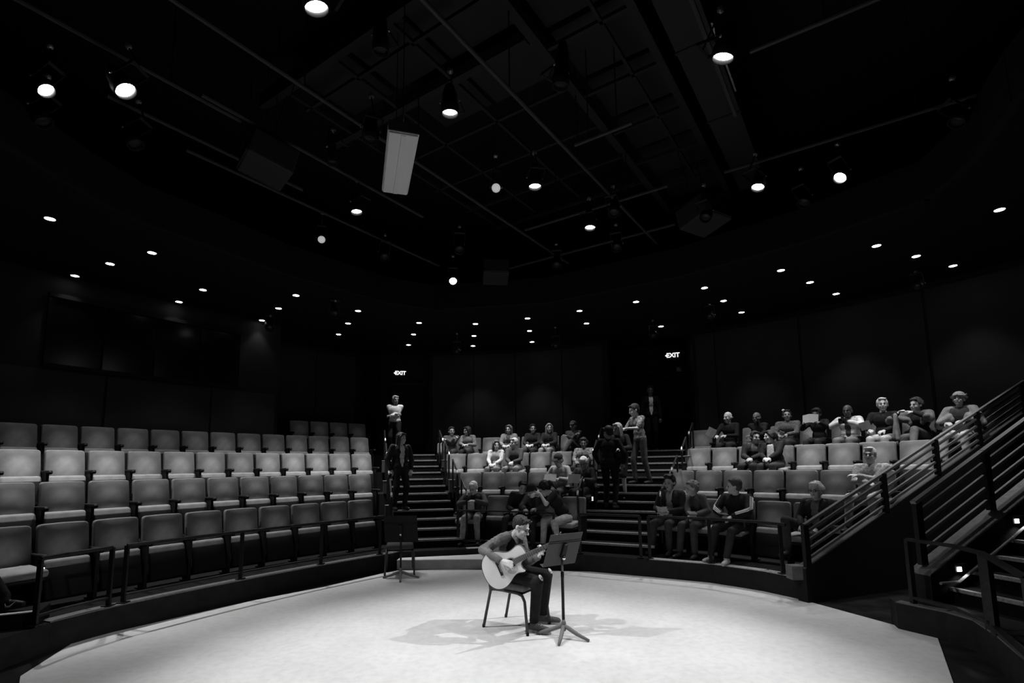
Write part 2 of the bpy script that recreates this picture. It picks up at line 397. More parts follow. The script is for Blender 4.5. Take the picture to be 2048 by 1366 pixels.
# small boxes on the wall
t = tag(MB().rbox((0, 0, 0), (.19, .1, .17), .01).build('wall_speaker', mat('grey box plastic', .25, .6)), 'small square grey speaker box high on the wall left of the left aisle', 'speaker')
t.location = (-6.35, 14.05, 4.75); t.rotation_euler = (0, 0, R_(40))
MB().box((0, -.055, 0), (.13, .012, .11)).build('grille', mat('dark grille', .08, .8), t)
t = tag(MB().rbox((0, 0, 0), (.16, .1, .13), .03).build('emergency_lamp', mat('grey lamp plastic', .12, .6)), 'dim rounded lamp box below the right exit sign', 'lamp')
t.location = (4.62, 14.2, 4.35); t.rotation_euler = (0, 0, R_(-18))
MB().ell((.04, -.06, 0), (.03, .02, .03)).build('lens', M_CHROME, t)

# ------------------------------------------------------------------ ceiling
struct('ceiling', MB().prism([(-14, -4), (14, -4), (14, 18.5), (-14, 18.5)], HT, HT+.1), M_CEIL)
edge = [(-5.2, -1.5), (-5.5, 3), (-5.35, 6.2), (-5.2, 6.95), (-4.72, 7.75), (-4.05, 9.0), (-2.6, 10.73), (-1.68, 11.27), (.84, 10.84), (3.15, 9.4), (4.63, 7.98), (5.62, 6.6), (5.45, 5.67), (4.98, 4.66), (4.4, 2.6), (4.0, -1.5)]
sm = MB(); outer = [(-13, -1.5), (-13, 3), (-13, 8), (-13, 10), (-12, 12), (-10, 15), (-4, 17.5), (-1.5, 17.6), (3, 17.5), (8, 17.3), (11, 14), (13, 10), (13, 7), (13, 5), (13, 2), (13, -1.5)]
for i in range(len(edge)-1):
    sm.prism([edge[i], edge[i+1], outer[i+1], outer[i]], 5.22, 5.3)
struct('ceiling_soffit', sm, M_SOFF)
bm_ = MB()
for a, b in zip(edge, edge[1:]):
    a, b = V((*a, 0)), V((*b, 0)); d = (b-a).normalized(); n = V((-d.y, d.x, 0))*.1
    bm_.prism([(a.x, a.y), (b.x, b.y), (b.x-n.x, b.y-n.y), (a.x-n.x, a.y-n.y)], 5.2, 5.75)
struct('trim_7', bm_, mat('bulkhead paint', .010, .8))
e1h, e2h = R_(33.9), R_(-56.1)
D1 = V((sin(e1h), cos(e1h), 0)); N1 = V((cos(e1h), -sin(e1h), 0))
def P12(c, t_): return N1*c+D1*t_      # c across, t along the first ceiling direction
# coffer grid: main beams and ribs each their own part
t = thing('ceiling_grid', 'dark steel beam grid hanging over the stage', 'ceiling grid')
def gb(nm, c0, t0, c1_, t1, z, wd, ht): MB().bar(P12(c0, t0)+V((0, 0, z)), P12(c1_, t1)+V((0, 0, z)), wd, ht).build(nm, M_BEAM, t)
gb('beam', -3.02, -1, -3.02, 11.3, 7.08, .12, .16); gb('beam', -1.81, -1, -1.81, 11.3, 7.08, .10, .3)
gb('beam', -6.9, 3.84, -.8, 3.84, 7.08, .10, .22); gb('beam', -6.9, 5.06, -3.1, 5.06, 7.08, .11, .16)
for c in (-4.31, -5.34, -6.37): gb('rib', c, 3.9, c, 8.9, 7.05, .045, .05)
gb('rib', -2.23, 3.9, -2.23, 9.5, 7.05, .04, .05)
for tt in (4.30, 5.345, 6.388, 7.44, 8.47, 9.5, 10.5): gb('rib', -3.0, tt, -1.85, tt, 7.05, .05, .05)
for tt in (4.29, 6.1, 7.1, 8.1, 9.1): gb('rib', -6.5, tt, -3.1, tt, 7.05, .045, .05)
for i, (c0, c1_, t0, t1) in enumerate([(-2.95, -1.9, 4.35+1.04*j, 5.3+1.04*j) for j in range(6)]+[(-4.28, -3.1, 3.95, 5.0), (-5.3, -4.35, 3.95, 5.0), (-4.28, -3.1, 5.15, 6.05), (-6.3, -5.4, 3.95, 5.0), (-5.3, -4.35, 5.15, 6.05)]):
    A_, B_, C_, D_ = P12(c0, t0), P12(c1_, t0), P12(c1_, t1), P12(c0, t1)
    MB().prism([(q.x, q.y) for q in (A_, B_, C_, D_)], 7.3, 7.34).build('panel', M_BEAM, t)
# duct
a, b = P12(-1.28, 2)+V((0, 0, 6.75)), P12(-1.28, 9.6)+V((0, 0, 6.75))
dt = tag(MB().bar(a, b, .42, .34).build('air_duct', mat('painted duct', .025, .5)), 'long dark air duct running across the ceiling right of the beam grid', 'duct')
for j in range(5):
    q = a.lerp(b, (j+.5)/5); MB().bar(q-D1*.02, q+D1*.02, .45, .37).build('flange', M_BEAM, dt)
MB().bar(P12(-1.04, 5.6)+V((0, 0, 6.60)), P12(-1.04, 6.9)+V((0, 0, 6.60)), .02, .02).build('bright_strip', mat('bare duct metal', .6, .25, metal=1), dt)
# lighting pipes
pipes = [(-6.04, 0, 3.1), (-4.90, .5, 9.5), (-5.95, 2.6, 6.2), (-6.84, 2.0, 4.5), (-8.73, 1.5, 5.5), (-3.035, 2, 10.5), (-7.2, 3.0, 8.0), (-1.0, 1.0, 6.5)]
names = ['left edge', 'above the white fixture', 'left of the white fixture', 'above the left speaker box', 'over the left seats', 'through the middle of the grid', 'beside the left speaker box', 'over the right of the stage']
def pipe(a, b, label, g='lighting pipes under the ceiling'):
    p = thing('lighting_pipe', label, 'pipe', (0, 0, 0), 0, g)
    MB().tube([a, b], .024, 8).build('tube', M_PIPE, p)
    n = max(2, int((b-a).length/1.6))
    for j in range(n):
        q = a.lerp(b, (j+.5)/n)
        MB().tube([q, V((q.x, q.y, HT-.01))], .008, 6).build('hanger', M_BLK, p)
for (c, t0, t1), nm in zip(pipes, names): pipe(P12(c, t0)+V((0, 0, 6)), P12(c, t1)+V((0, 0, 6)), 'thin dark lighting pipe '+('at the ' if nm == 'left edge' else '')+nm)
for (tt, c0, c1_), nm in zip([(5.52, -.67, 2.0), (7.75, -1.4, 1.6), (7.64, -4.8, -2.2), (5.9, -2.9, -2.1), (9.0, -6.5, -2.5)], ['crossing beside the bright front right lamp', 'carrying the right hand lamps', 'crossing over the rear centre lamp', 'short and slanting in the middle', 'crossing above the rear lamp row']):
    pipe(P12(c0, tt)+V((0, 0, 6)), P12(c1_, tt)+V((0, 0, 6)), 'thin dark cross pipe '+nm)

# ------------------------------------------------------------------ lamps
def look(d): return d.to_track_quat('-Z', 'Y')
def spot(parent, W_, ang, blend, r, loc=(0, 0, 0), nm='lamp_light'):
    l = bpy.data.lights.new(nm, 'SPOT'); l.energy = W_; l.spot_size = R_(ang); l.spot_blend = blend; l.shadow_soft_size = r*.6; l.color = (1, 1, 1)
    o = bpy.data.objects.new(nm, l); COL.objects.link(o); o.parent = parent; o.location = loc; return o
def stage_light(pos, aim, label, r=.095, lit=1., W_=None, ang=60, par=True, lens=None):
    p = V(pos); d = (V(aim)-p).normalized(); q = look(d)
    t = thing('stage_light', label, 'stage light', group='theatre lanterns over the stage', M=Matrix.Translation(p) @ q.to_matrix().to_4x4())
    L = .30 if par else .46
    pr = [(r*1.06, -.035), (r*1.12, -.03), (r*1.12, .06), (r*1.0, .08), (r*.92, L*.6), (r*.6, L*.9), (r*.3, L), (r*.02, L+.01)]
    body = MB(); o_ = pr[::1]
    n = 20
    for rr, z in [(r*.98, -.035)]+o_: body.v += [(rr*cos(2*PI*k/n), rr*sin(2*PI*k/n), z) for k in range(n)]
    for i in range(len(o_)):
        for k in range(n): body.f.append((i*n+k, i*n+(k+1) % n, (i+1)*n+(k+1) % n, (i+1)*n+k))
    # inner wall behind the lens
    s_ = len(body.v); body.v += [(r*.98*cos(2*PI*k/n), r*.98*sin(2*PI*k/n), .03) for k in range(n)]
    for k in range(n): body.f.append((k, s_+k, s_+(k+1) % n, (k+1) % n))
    b = body.build('body', M_BLKM, t, True)
    ln = MB().lathe([(.001, -.012), (r*.6, -.008), (r*.97, .005), (r*.97, .012), (.001, .012)], n=24).build('lens', lens or (M_LENS if lit else M_LENSD), t, True)
    mb = MB()
    for sx in (-1, 1): mb.bar((sx*(r*1.2), 0, L*.35), (sx*(r*1.2), .14+r, L*.35), .006, .03, (0, 0, 1))
    mb.bar((-r*1.2, .14+r, L*.35), (r*1.2, .14+r, L*.35), .03, .006)
    mb.build('yoke', M_BLKM, t)
    for sx in (-1, 1): MB().lathe([(.012, -.006), (.016, 0), (.012, .006)], Matrix.Rotation(PI/2, 3, 'Y'), 8, (sx*(r*1.26), 0, L*.35)).build('knob', mat('worn metal', .35, .35, metal=.6), t)
    Mi = t.matrix_world.inverted(); up = Mi @ V((p.x, p.y, 6.02 if p.z > 5.2 else 5.18)); s0 = V((0, .14+r, L*.35))
    MB().tube([s0, up], .010, 6).build('clamp_stem', M_BLK, t)
    MB().ell(up, (.035, .035, .035), n=8, m=6).build('clamp', mat('worn clamp', .25, .4, metal=.6), t)
    if lit and W_: spot(t, W_, ang, .8, .06, (0, 0, -.05))
    return t
S = STAGE_W
C0 = (0.1, 5.8, 0)
stage_light((-1.574, 3.877, 5.55), (-.6, 4.7, 0), 'brightly lit round lamp cut by the top edge of the picture', W_=S*.45, ang=75)
stage_light((2.023, 4.465, 5.55), (.9, 5.6, 0), 'large bright oval lamp at the upper right', W_=S*.6, ang=70)
stage_light((-4.619, 4.789, 5.55), (-.5, 4.6, .6), 'bright round lamp nearest the left edge', r=.075, W_=S*.5, ang=62)
stage_light((-3.836, 4.803, 5.55), (-.2, 4.9, 0), 'bright flat oval lamp second from the left edge', W_=S*2.6, ang=62)
stage_light((-.625, 5.191, 5.55), (-.55, 5.6, 0), 'bright lamp straight above the guitarist, right of the white fixture', r=.085, W_=S*.35, ang=80)
stage_light((.351, 6.702, 5.55), (.4, 6.4, 0), 'bright lamp in the middle of the ceiling under two glints', r=.085, W_=S*.15, ang=75)
stage_light((-2.269, 7.346, 5.55), (-1.6, 6.9, 0), 'bright small lamp below and left of the white fixture', r=.08, W_=S*.15, ang=75)
stage_light((1.285, 7.968, 5.55), (1.0, 7.3, 0), 'bright small lamp right of centre over the rear of the stage', r=.085, W_=S*.15, ang=75)
stage_light((3.434, 6.803, 5.55), (1.9, 5.9, 0), 'bright half hidden lamp on the right hand pipe', r=.085, W_=S*.4, ang=70)
stage_light((4.447, 6.601, 5.55), (0, 4.6, .2), 'bright round lamp furthest right', r=.08, W_=S*3.4, ang=58)
stage_light((-1.163, 10.211, 5.5), (-.1, 4.2, 1.0), 'bright round lamp facing the camera at the rear centre', r=.075, W_=S*.5, ang=42, par=False)
stage_light((-.181, 6.766, 5.55), (-.05, 2.8, 3.0), 'unlit round grey lamp left of the middle bright lamp', r=.062, lit=0, par=False)  # lens given a faint glow of its own, no beam added
stage_light((-3.141, 8.318, 5.55), (-1.2, 3.9, 3.0), 'unlit round grey lamp at the left rear', r=.062, lit=0, par=False)  # lens given a faint glow of its own, no beam added
M_OFF = mat('unlit lens glass', .02, .1)
stage_light((-1.58, 5.563, 5.5), (-1.55, 5.5, 0), 'unlit lamp with a grey rim left of the white fixture', r=.085, lit=0, lens=M_OFF)
stage_light((-2.228, 6.168, 5.6), (-1.7, 5.9, 0), 'small unlit lamp on the pipe left of the white fixture', r=.06, lit=0, par=False, lens=M_OFF)
stage_light((-1.202, 4.514, 5.7), (-1.1, 4.9, 0), 'unlit lamp under the beam grid above the white fixture', r=.07, lit=0, par=False, lens=M_OFF)
for (x, y, z), lb in zip([(.55, 5.0, 5.7), (-.9, 8.9, 5.6), (1.9, 8.9, 5.6), (4.27, 7.18, 5.5), (-4.3, 5.6, 5.5), (-5.0, 5.2, 5.5), (1.6, 7.6, 5.6), (5.0, 5.4, 5.5), (3.0, 7.6, 5.5), (-2.3, 9.2, 5.6), (.9, 9.7, 5.6), (-3.6, 10.4, 4.9), (3.4, 12.2, 4.8), (1.1, 12.7, 4.7), (-5.4, 11.4, 4.9), (-1.4, 13.2, 4.7), (4.3, 11.0, 4.9), (7.4, 9.2, 4.9)],
        ['over the middle of the grid', 'left of the rear centre lamp', 'right of the rear small bright lamp', 'between the two right hand lamps', 'behind the second left lamp', 'beyond the left edge lamp', 'just above the right of centre lamp', 'near the right bulkhead', 'at the right end of the pipe', 'over the left aisle', 'over the centre seats', 'hanging below the left soffit', 'hanging over the right aisle', 'hanging over the centre back row', 'hanging among the left house lights', 'hanging near the left exit', 'hanging over the right seats', 'hanging over the far right seats']):
    stage_light((x, y, z), (x*.3, 5.5, .3), 'unlit black lamp '+lb, r=.08, lit=0, par=(x > 1), lens=M_OFF)
# recessed house lights
HL = [(-6.299, 6.796), (-7.708, 8.905), (-6.692, 8.386), (-5.701, 7.964), (-6.823, 10.415), (-5.917, 9.714), (-5.792, 11.836), (-5.009, 10.939), (-4.288, 10.105), (-4.464, 13.203), (-3.899, 12.183), (-3.369, 11.194), (-2.904, 14.468), (-2.543, 13.303), (-2.207, 12.22), (-1.098, 14.694), (-.984, 13.542), (-.862, 12.373), (.581, 14.301), (.473, 13.101), (.39, 11.956), (1.846, 12.458), (1.543, 11.41), (2.671, 10.81), (3.772, 12.828), (5.304, 11.692), (4.541, 10.819), (3.828, 9.974), (6.715, 10.45), (5.776, 9.736), (4.884, 9.083), (7.896, 8.972), (6.886, 8.514), (5.901, 8.058), (6.805, 6.892)]
HLr = [2, 0, 1, 2, 0, 1, 0, 1, 2, 0, 1, 2, 0, 1, 2, 0, 1, 2, 0, 1, 2, 0, 1, 2, 0, 0, 1, 2, 0, 1, 2, 0, 1, 2, 2]
order = sorted(range(len(HL)), key=lambda i: HL[i][0]/HL[i][1])
hl0 = None
for rank, i in enumerate(order):
    x, y = HL[i]; ring = ['back', 'middle', 'front'][HLr[i]]
    same = [j for j in order if HLr[j] == HLr[i]]; k = same.index(i)
    lab = 'small bright recessed house light, %s from the left in the %s arc' % (ordn(k), ring)
    if hl0 is None:
        hl0 = thing('house_light', lab, 'ceiling light', (x, y, 5.2), 0, 'recessed house lights in the soffit')
        a_ = MB().lathe([(.062, .0), (.085, 0), (.085, .015), (.062, .015)], n=16).build('trim_ring', mat('black trim', .03, .4), hl0, True)
        b_ = MB().lathe([(.001, 0), (.06, 0), (.06, .008), (.001, .008)], n=16).build('lens', M_DOWN, hl0)
        ch = [(a_, []), (b_, [])]; t = hl0
    else: t = dup(hl0, ch, (x, y, 5.2), 0, lab)
    wt = ({0: .05, 1: .2, 2: 1.8} if x < -2.6 else {0: .12, 1: .8, 2: 1.})[HLr[i]]
    spot(t, HOUSE_W*wt, 74, .7, .05, (0, 0, -.02), 'house_lamp_light')
# white strip fixture
q = V((-1.225, 5.455, 5.1)); ax = (V((-1.40, 6.04, 0))-V((-1.047, 4.87, 0))).normalized(); hd = math.atan2(-ax.x, ax.y)
t = thing('strip_light', 'long white fluorescent work light hanging over the stage', 'ceiling light', q, hd)
MB().rbox((0, 0, .03), (.31, 1.22, .07), .01).build('housing', mat('white enamel', .6, .5), t)
mb = MB()
mb.rbox((0, 0, -.012), (.29, 1.19, .03), .012); mb.rbox((0, 0, -.028), (.05, 1.17, .012), .005)
mb.build('diffuser', mat('white diffuser', .62, .6, bump=.3, nscale=90), t)
MB().box((0, -.62, .04), (.31, .02, .1)).build('end_cap', M_BLK, t)
for sy in (-.5, .5): MB().tube([(0, sy, .06), (0, sy, 2.5)], .006, 6).build('hanger', M_BLK, t)
# speaker boxes
def speaker(loc, rot, d, label):
    t = thing('hanging_speaker', label, 'speaker', loc); t.rotation_euler = rot
    MB().rbox((0, 0, 0), d, .02).build('cabinet', mat('painted speaker box', .028, .6), t)
    MB().box((0, -d[1]/2-.006, 0), (d[0]*.9, .012, d[2]*.88)).build('grille', mat('speaker grille', .03, .8), t)
    for sx in (-1, 1): MB().tube([(sx*d[0]*.35, 0, d[2]/2-.01), (sx*d[0]*.35, 0, d[2]/2+1.0)], .008, 6).build('hanger', M_BLK, t)
speaker((-3.1, 6.3, 5.7), (R_(-12), 0, R_(-50)), (.58, .55, .34), 'dark boxy speaker hanging over the left seats')
speaker((3.1, 7.95, 5.7), (R_(-12), 0, R_(32)), (.62, .55, .34), 'dark boxy speaker hanging at the right of the stage')
speaker((-.3, 10.3, 5.7), (R_(-12), 0, R_(5)), (.52, .5, .3), 'dark boxy speaker hanging at the rear centre')

# ------------------------------------------------------------------ theatre seats
def seat_proto(down):
    t = thing('theatre_seat', 'x', 'seat')
    # curved upholstered back, front face towards -Y; origin on the deck below the top of the back
    def backpanel(y0, w_, h0, h1, th, r, bow=.02, lean=.14, bul=.0):
        bm = bmesh.new(); bmesh.ops.create_cube(bm, size=1)
        for v in bm.verts: v.co = V((v.co.x*w_, v.co.y*th, v.co.z*(h1-h0)))
        ve = [e for e in bm.edges if abs(e.verts[0].co.y-e.verts[1].co.y) > th*.5]
        bmesh.ops.bevel(bm, geom=ve, offset=r, segments=3, profile=.5, affect='EDGES')
        bmesh.ops.bevel(bm, geom=[e for e in bm.edges if len(e.link_faces) == 2 and e.calc_face_angle(0) > .6], offset=.014, segments=2, profile=.6, affect='EDGES')
        bmesh.ops.subdivide_edges(bm, edges=[e for e in bm.edges if abs(e.verts[0].co.x-e.verts[1].co.x) > w_*.5], cuts=5, use_grid_fill=True)
        bmesh.ops.subdivide_edges(bm, edges=[e for e in bm.edges if abs(e.verts[0].co.z-e.verts[1].co.z) > (h1-h0)*.5], cuts=5, use_grid_fill=True)
        for v in bm.verts:
            f = (v.co.x/(w_/2))**2; g = (v.co.z/((h1-h0)/2))
            v.co.y += (-bul*(1-f)*max(0, 1-g*g) if v.co.y < 0 else 0); v.co.y += y0-bow*f+lean*(v.co.z-(h1-h0)/2); v.co.x *= 1-.035*(1-g)/2*-1
            v.co.z += (h0+h1)/2-.006*f*(g > 0)
        for i, v in enumerate(bm.verts): v.index = i
        mb = MB(); mb.add([v.co[:] for v in bm.verts], [[v.index for v in f.verts] for f in bm.faces]); bm.free(); return mb
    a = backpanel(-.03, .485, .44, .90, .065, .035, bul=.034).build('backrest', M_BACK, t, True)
    b = backpanel(.02, .47, .36, .87, .03, .04).build('back_shell', M_PLAS, t, True)
    if down:
        c = MB().rbox((0, 0, 0), (.47, .45, .085), .035, Matrix.Rotation(R_(4), 3, 'X'), 3).build('seat', M_SEAT, t, True); c.location = (0, -.33, .435)
        d = MB().rbox((0, 0, 0), (.45, .40, .05), .02, Matrix.Rotation(R_(4), 3, 'X')).build('seat_pan', M_PLAS, t, True); d.location = (0, -.32, .375)
    else:   # tipped up: the front lip of the cushion is on top, the dark underside faces forward
        c = MB().rbox((0, 0, 0), (.475, .12, .36), .045, Matrix.Rotation(R_(-14), 3, 'X'), 3).build('seat', M_SEAT, t, True); c.location = (0, -.20, .335)
        d = MB().rbox((0, 0, 0), (.455, .05, .36), .02, Matrix.Rotation(R_(-14), 3, 'X')).build('seat_pan', M_PLAS, t, True); d.location = (0, -.262, .265)
    mb = MB().rbox((0, -.22, .575), (.058, .33, .035), .014, None, 3); mb.rbox((0, -.37, .56), (.06, .05, .05), .02)
    e = mb.build('armrest', M_PLAS, t, True); e.location = (-SP/2, 0, 0)
    mb = MB().add([(-.018, -.10, .58), (.018, -.10, .58), (.018, -.30, .55), (-.018, -.30, .55), (-.018, -.16, 0), (.018, -.16, 0), (.018, -.30, 0), (-.018, -.30, 0)],
                  [(0, 1, 2, 3), (4, 7, 6, 5), (0, 4, 5, 1), (1, 5, 6, 2), (2, 6, 7, 3), (3, 7, 4, 0)])
    mb.rbox((0, -.23, .01), (.06, .26, .02), .006)
    g = mb.build('standard', M_PLAS, t); g.location = (-SP/2, 0, 0)
    return t, [(x, []) for x in (a, b, c, d, e, g)], (e, g)
protos = {}
STARTS = {('L', 0): (-63.443-1.772*1, 10), ('L', 1): (-62.130-2*1.667, 12), ('L', 2): (-60.860-2*1.573, 13), ('L', 3): (-60.021-2*1.489, 14), ('L', 4): (-46.6, 4),
          ('C', 0): (20.533-5.369, 5), ('C', 1): (11.232, 6), ('C', 2): (6.333, 7), ('C', 3): (4.2, 7),
          ('R', 0): (50.187-3*2.655, 5), ('R', 1): (40.475, 7), ('R', 2): (40.253, 8), ('R', 3): (38.988, 9)}
OCC = {('L', 0): [0], ('C', 0): [0, 2, 3, 4], ('C', 1): [4, 5], ('C', 2): [2, 3, 6], ('C', 3): [0, 1, 3, 4, 5, 6],
       ('R', 0): [0, 1, 2, 4], ('R', 1): [6], ('R', 2): [2, 3], ('R', 3): [1, 2, 3, 4, 5, 6, 7, 8]}
BN = {'L': 'left', 'C': 'centre', 'R': 'right'}; RN = ['front', 'second', 'third', 'fourth', 'back']
CEN = {}
for (b, k), (a0, n) in STARTS.items():
    R = BK[b][2]+k*DR; da = math.degrees(SP/R)
    if b == 'R' and k == 3: da = 2.24
    for i in range(n):
        a = a0+i*da
        p = pol(b, k*DR, a); p.z = dz(k)
        if b == 'C' and k == 0 and i == 4: pass
        occ = i in OCC.get((b, k), [])
        seq = ordn(n-1-i) if b == 'L' else ordn(i)
        side = 'from the aisle' if b == 'L' else ('from the left' if b == 'C' else 'from the aisle')
        lab = '%s grey theatre seat, %s block, %s row, %s %s' % ('occupied' if occ else 'empty tipped-up', BN[b], RN[k], seq, side)
        gname = 'theatre seats in the %s row, %s block' % (RN[k], BN[b])
        if occ not in protos:
            protos[occ] = seat_proto(occ); t = protos[occ][0]; t.location = p; t.rotation_euler = (0, 0, R_(-a)); t['label'] = lab; t['group'] = gname
        else: t = dup(protos[occ][0], protos[occ][1], p, R_(-a), lab, gname)
        armpair = protos[occ][2]
        if i == n-1:
            for q in armpair:
                d = q.copy(); COL.objects.link(d); d.parent = t; d.location = (SP/2, 0, 0)
        CEN[(b, k, i)] = (p, a)

# ------------------------------------------------------------------ rails
def rail(name, label, segs, posts, h, z, low=None, r=.021, mt=None, grp=None, pw=.045):
    t = thing(name, label, 'railing', (0, 0, 0), 0, grp); mt = mt or M_RAIL
    for s in segs:
        MB().tube([V((p.x, p.y, z+h)) for p in s], r, 8).build('top_rail', mt, t)
        if low: MB().tube([V((p.x, p.y, z+low)) for p in s], r*.7, 8).build('lower_rail', mt, t)
    for p in posts:
        MB().bar(V((p.x, p.y, z)), V((p.x, p.y, z+h)), pw, pw*.6).build('post', mt, t)
        MB().rbox((p.x, p.y, z+.018), (.1, .1, .012), .004).build('base_plate', mt, t)
    return t
o = -.83; z = D0+.0
la = [-65.3, -63.1]
rail('front_rail', 'short black guard rail at the left end in front of the first seats', [[V((-4.62, 5.25, 0)), V((-4.60, 5.55, 0)), pol('L', o, -62.95)]], [V((-4.62, 5.25, 0)), pol('L', o, -62.95)], .64, D0, .1, grp='front rails')
rail('front_rail', 'long black guard rail in front of the left block', [[pol('L', o, a) for a in (-62.45, -60, -57.7, -55.5, -53.4, -51, -49.4)]], [pol('L', o, a) for a in (-62.45, -57.7, -53.4, -49.6)], .64, D0, .1, grp='front rails')
ca = pol('C', o, 14.5); cb = pol('C', o, 37)
rail('front_rail', 'thin black guard rail in front of the centre block behind the guitarist', [[pol('C', o, a) for a in (14.5, 20, 26, 32, 37)]], [ca, cb], .66, D0, .12, r=.014, grp='front rails')
c5 = V((1.12, 9.08, 0)); c6 = V((2.02, 8.56, 0))
rail('front_rail', 'black gate rail across the foot of the right aisle', [[c5, c6]], [c5, c6], .66, D0, None, grp='front rails')
rr = [V((2.14, 8.48, 0)), V((2.95, 8.0, 0)), V((3.42, 7.5, 0)), V((3.62, 7.12, 0))]
rail('front_rail', 'black guard rail in front of the right block', [rr], [rr[0], V((2.93, 8.02, 0)), V((3.58, 7.2, 0))], .66, D0, None, grp='front rails')
# sloping rails
def slope_rail(name, label, P, d, L, z0, sl_, bars, posts, mt, wtop=.05, hbar=.03, gaps=True):
    t = thing(name, label, 'railing')
    top = bars[0]
    MB().bar(P+V((0, 0, z0+top)), P+d*L+V((0, 0, z0+top+sl_*L)), wtop, .035).build('handrail', mt, t)
    for j, pz in enumerate(posts):
        q = P+d*pz; MB().bar(q+V((0, 0, z0+sl_*pz)), q+V((0, 0, z0+top+sl_*pz)), .05, .09, d).build('post', M_BLK, t)
    for a, b in zip(posts, posts[1:]):
        for h in bars[1:]:
            q0, q1 = P+d*(a+.05), P+d*(b-.05)
            MB().bar(q0+V((0, 0, z0+h+sl_*(a+.05))), q1+V((0, 0, z0+h+sl_*(b-.05))), .028, hbar).build('bar', mt, t)
    return t
slope_rail('stair_guard', 'grey sloping side railing at the right end of the right block', V((3.72, 6.84, 0)), dS, 7.0, .44, sl1, [.52, .42, .31, .20, .09], [0, 1.6, 2.85, 4.0, 5.4, 7.0], mat('mid grey rail', .13, .4), .045)
slope_rail('stair_guard', 'pale grey sloping railing with five bars beside the right edge staircase', P3+d3*.12+V((-.05, .14, 0)), d3, 5.9, zc0+sl*.12, sl, [.68, .55, .41, .27, .13], [.05, 1.12, 2.6, 4.0, 5.9], M_RAILG, .06, .034)
# landing rail with handrail
t = thing('landing_rail', 'dark curved guard rail with two broad posts on the landing at the right edge', 'railing')
h = .66; q = [V((4.15, 5.66, 0)), V((4.24, 5.2, 0)), V((4.15, 4.78, 0)), V((3.55, 3.75, 0))]
for a, b in zip(q, q[1:]): MB().bar(a+V((0, 0, D0+h)), b+V((0, 0, D0+h)), .05, .03).build('top_rail', M_RAIL, t)
for a, b in zip(q, q[1:]): MB().bar(a+V((0, 0, D0+.07)), b+V((0, 0, D0+.07)), .05, .03).build('lower_rail', M_RAIL, t)
for p in (q[0], q[2], q[2]+V((-.08, -.14, 0)), q[3]): MB().bar(p+V((0, 0, D0)), p+V((0, 0, D0+h)), .045, .05, (0, 1, 0)).build('post', M_RAIL, t)
# handrail on the curb wall
t = thing('wall_handrail', 'thin grey handrail fixed along the right stair wall', 'handrail')
hr = [P3+d3*.1+n3*.06+V((0, 0, D0+.22)), P3+d3*.35+n3*.06+V((0, 0, D0+.22)), P3+d3*5.5+n3*.06+V((0, 0, D0+.22+sl*5.15))]
MB().tube(hr, .016, 8).build('tube', mat('grey handrail', .16, .4), t)
for s in (.5, 1.7, 2.9, 4.1): MB().bar(P3+d3*s+V((0, 0, D0+.20+sl*(s-.35))), P3+d3*s+n3*.06+V((0, 0, D0+.21+sl*(s-.35))), .02, .02).build('bracket', M_BLK, t)
# step lights
M_STEP = emat('step light lens', 6.)
for s, zz, lb in [(.42, .625, 'small step light low on the right stair wall'), (1.325, 1.09, 'small step light higher up the right stair wall')]:
    p = P3+d3*s+n3*.012; t = thing('step_light', lb, 'step light', (p.x, p.y, zz), math.atan2(d3.y, d3.x), 'step lights on the right stair wall')
    MB().box((0, -.0, 0), (.12, .03, .09)).build('housing', M_BLK, t)
    MB().box((-.01, -.018, -.01), (.055, .012, .045)).build('lens', M_STEP, t)
    MB().box((0, -.03, .045), (.13, .05, .01)).build('hood', M_BLK, t)
    spot(t, 1.2, 120, .6, .02, (0, -.08, -.02), 'step_lamp_light')
# aisle handrails: curled loops
def loop_rail(p, d, label, h=.86, L=.55):
    t = thing('aisle_handrail', label, 'handrail', p, 0, 'curled handrails along the aisle stairs')
    d = V(d).normalized(); pts = [V((0, 0, 0)), V((0, 0, h*.8)), V((0, 0, h*.93))-d*.02, V((0, 0, h))+d*.04, d*.16+V((0, 0, h+.03))]
    pts += [d*L+V((0, 0, h+L*.41))]+[d*L+V((0, 0, L*.415))]
    MB().tube(pts[:-1]+[d*L+V((0, 0, h+L*.41-.05)), d*L+V((0, 0, .01+L*.415))], .019, 8).build('rail_loop', mat('satin rail', .02, .3), t)
    MB().tube([V((0, 0, h*.84)), V((0, 0, h*.93))-d*.02, V((0, 0, h*.985))+d*.02], .0205, 8).build('bright_bend', mat('rail highlight', .55, .35, metal=.7), t)  # short paler, shinier piece over the bend, its colour standing in for a highlight
    return t
A_ = lambda base, d, s, off: base+d*s+off
for s, i in zip((.45, 1.5, 2.6, 3.6), range(4)):
    zz = D0+RI/DR*max(0, s-.0)*.92
    loop_rail(AL+dA*s+V((-.10, -.03, zz)), dA, 'curled handrail on the left side of the left aisle, %s from the front' % ordn(i))
    loop_rail(AR+dA*s+V((.08, .02, zz)), dA, 'curled handrail on the right side of the left aisle, %s from the front' % ordn(i))
    loop_rail(BL+dL2*(s+.25)+V((-.02, 0, zz)), dL2, 'curled handrail on the left side of the right aisle, %s from the front' % ordn(i))
    loop_rail(BR+dR2*(s+.2)+V((.08, 0, zz)), dR2, 'curled handrail on the right side of the right aisle, %s from the front' % ordn(i))
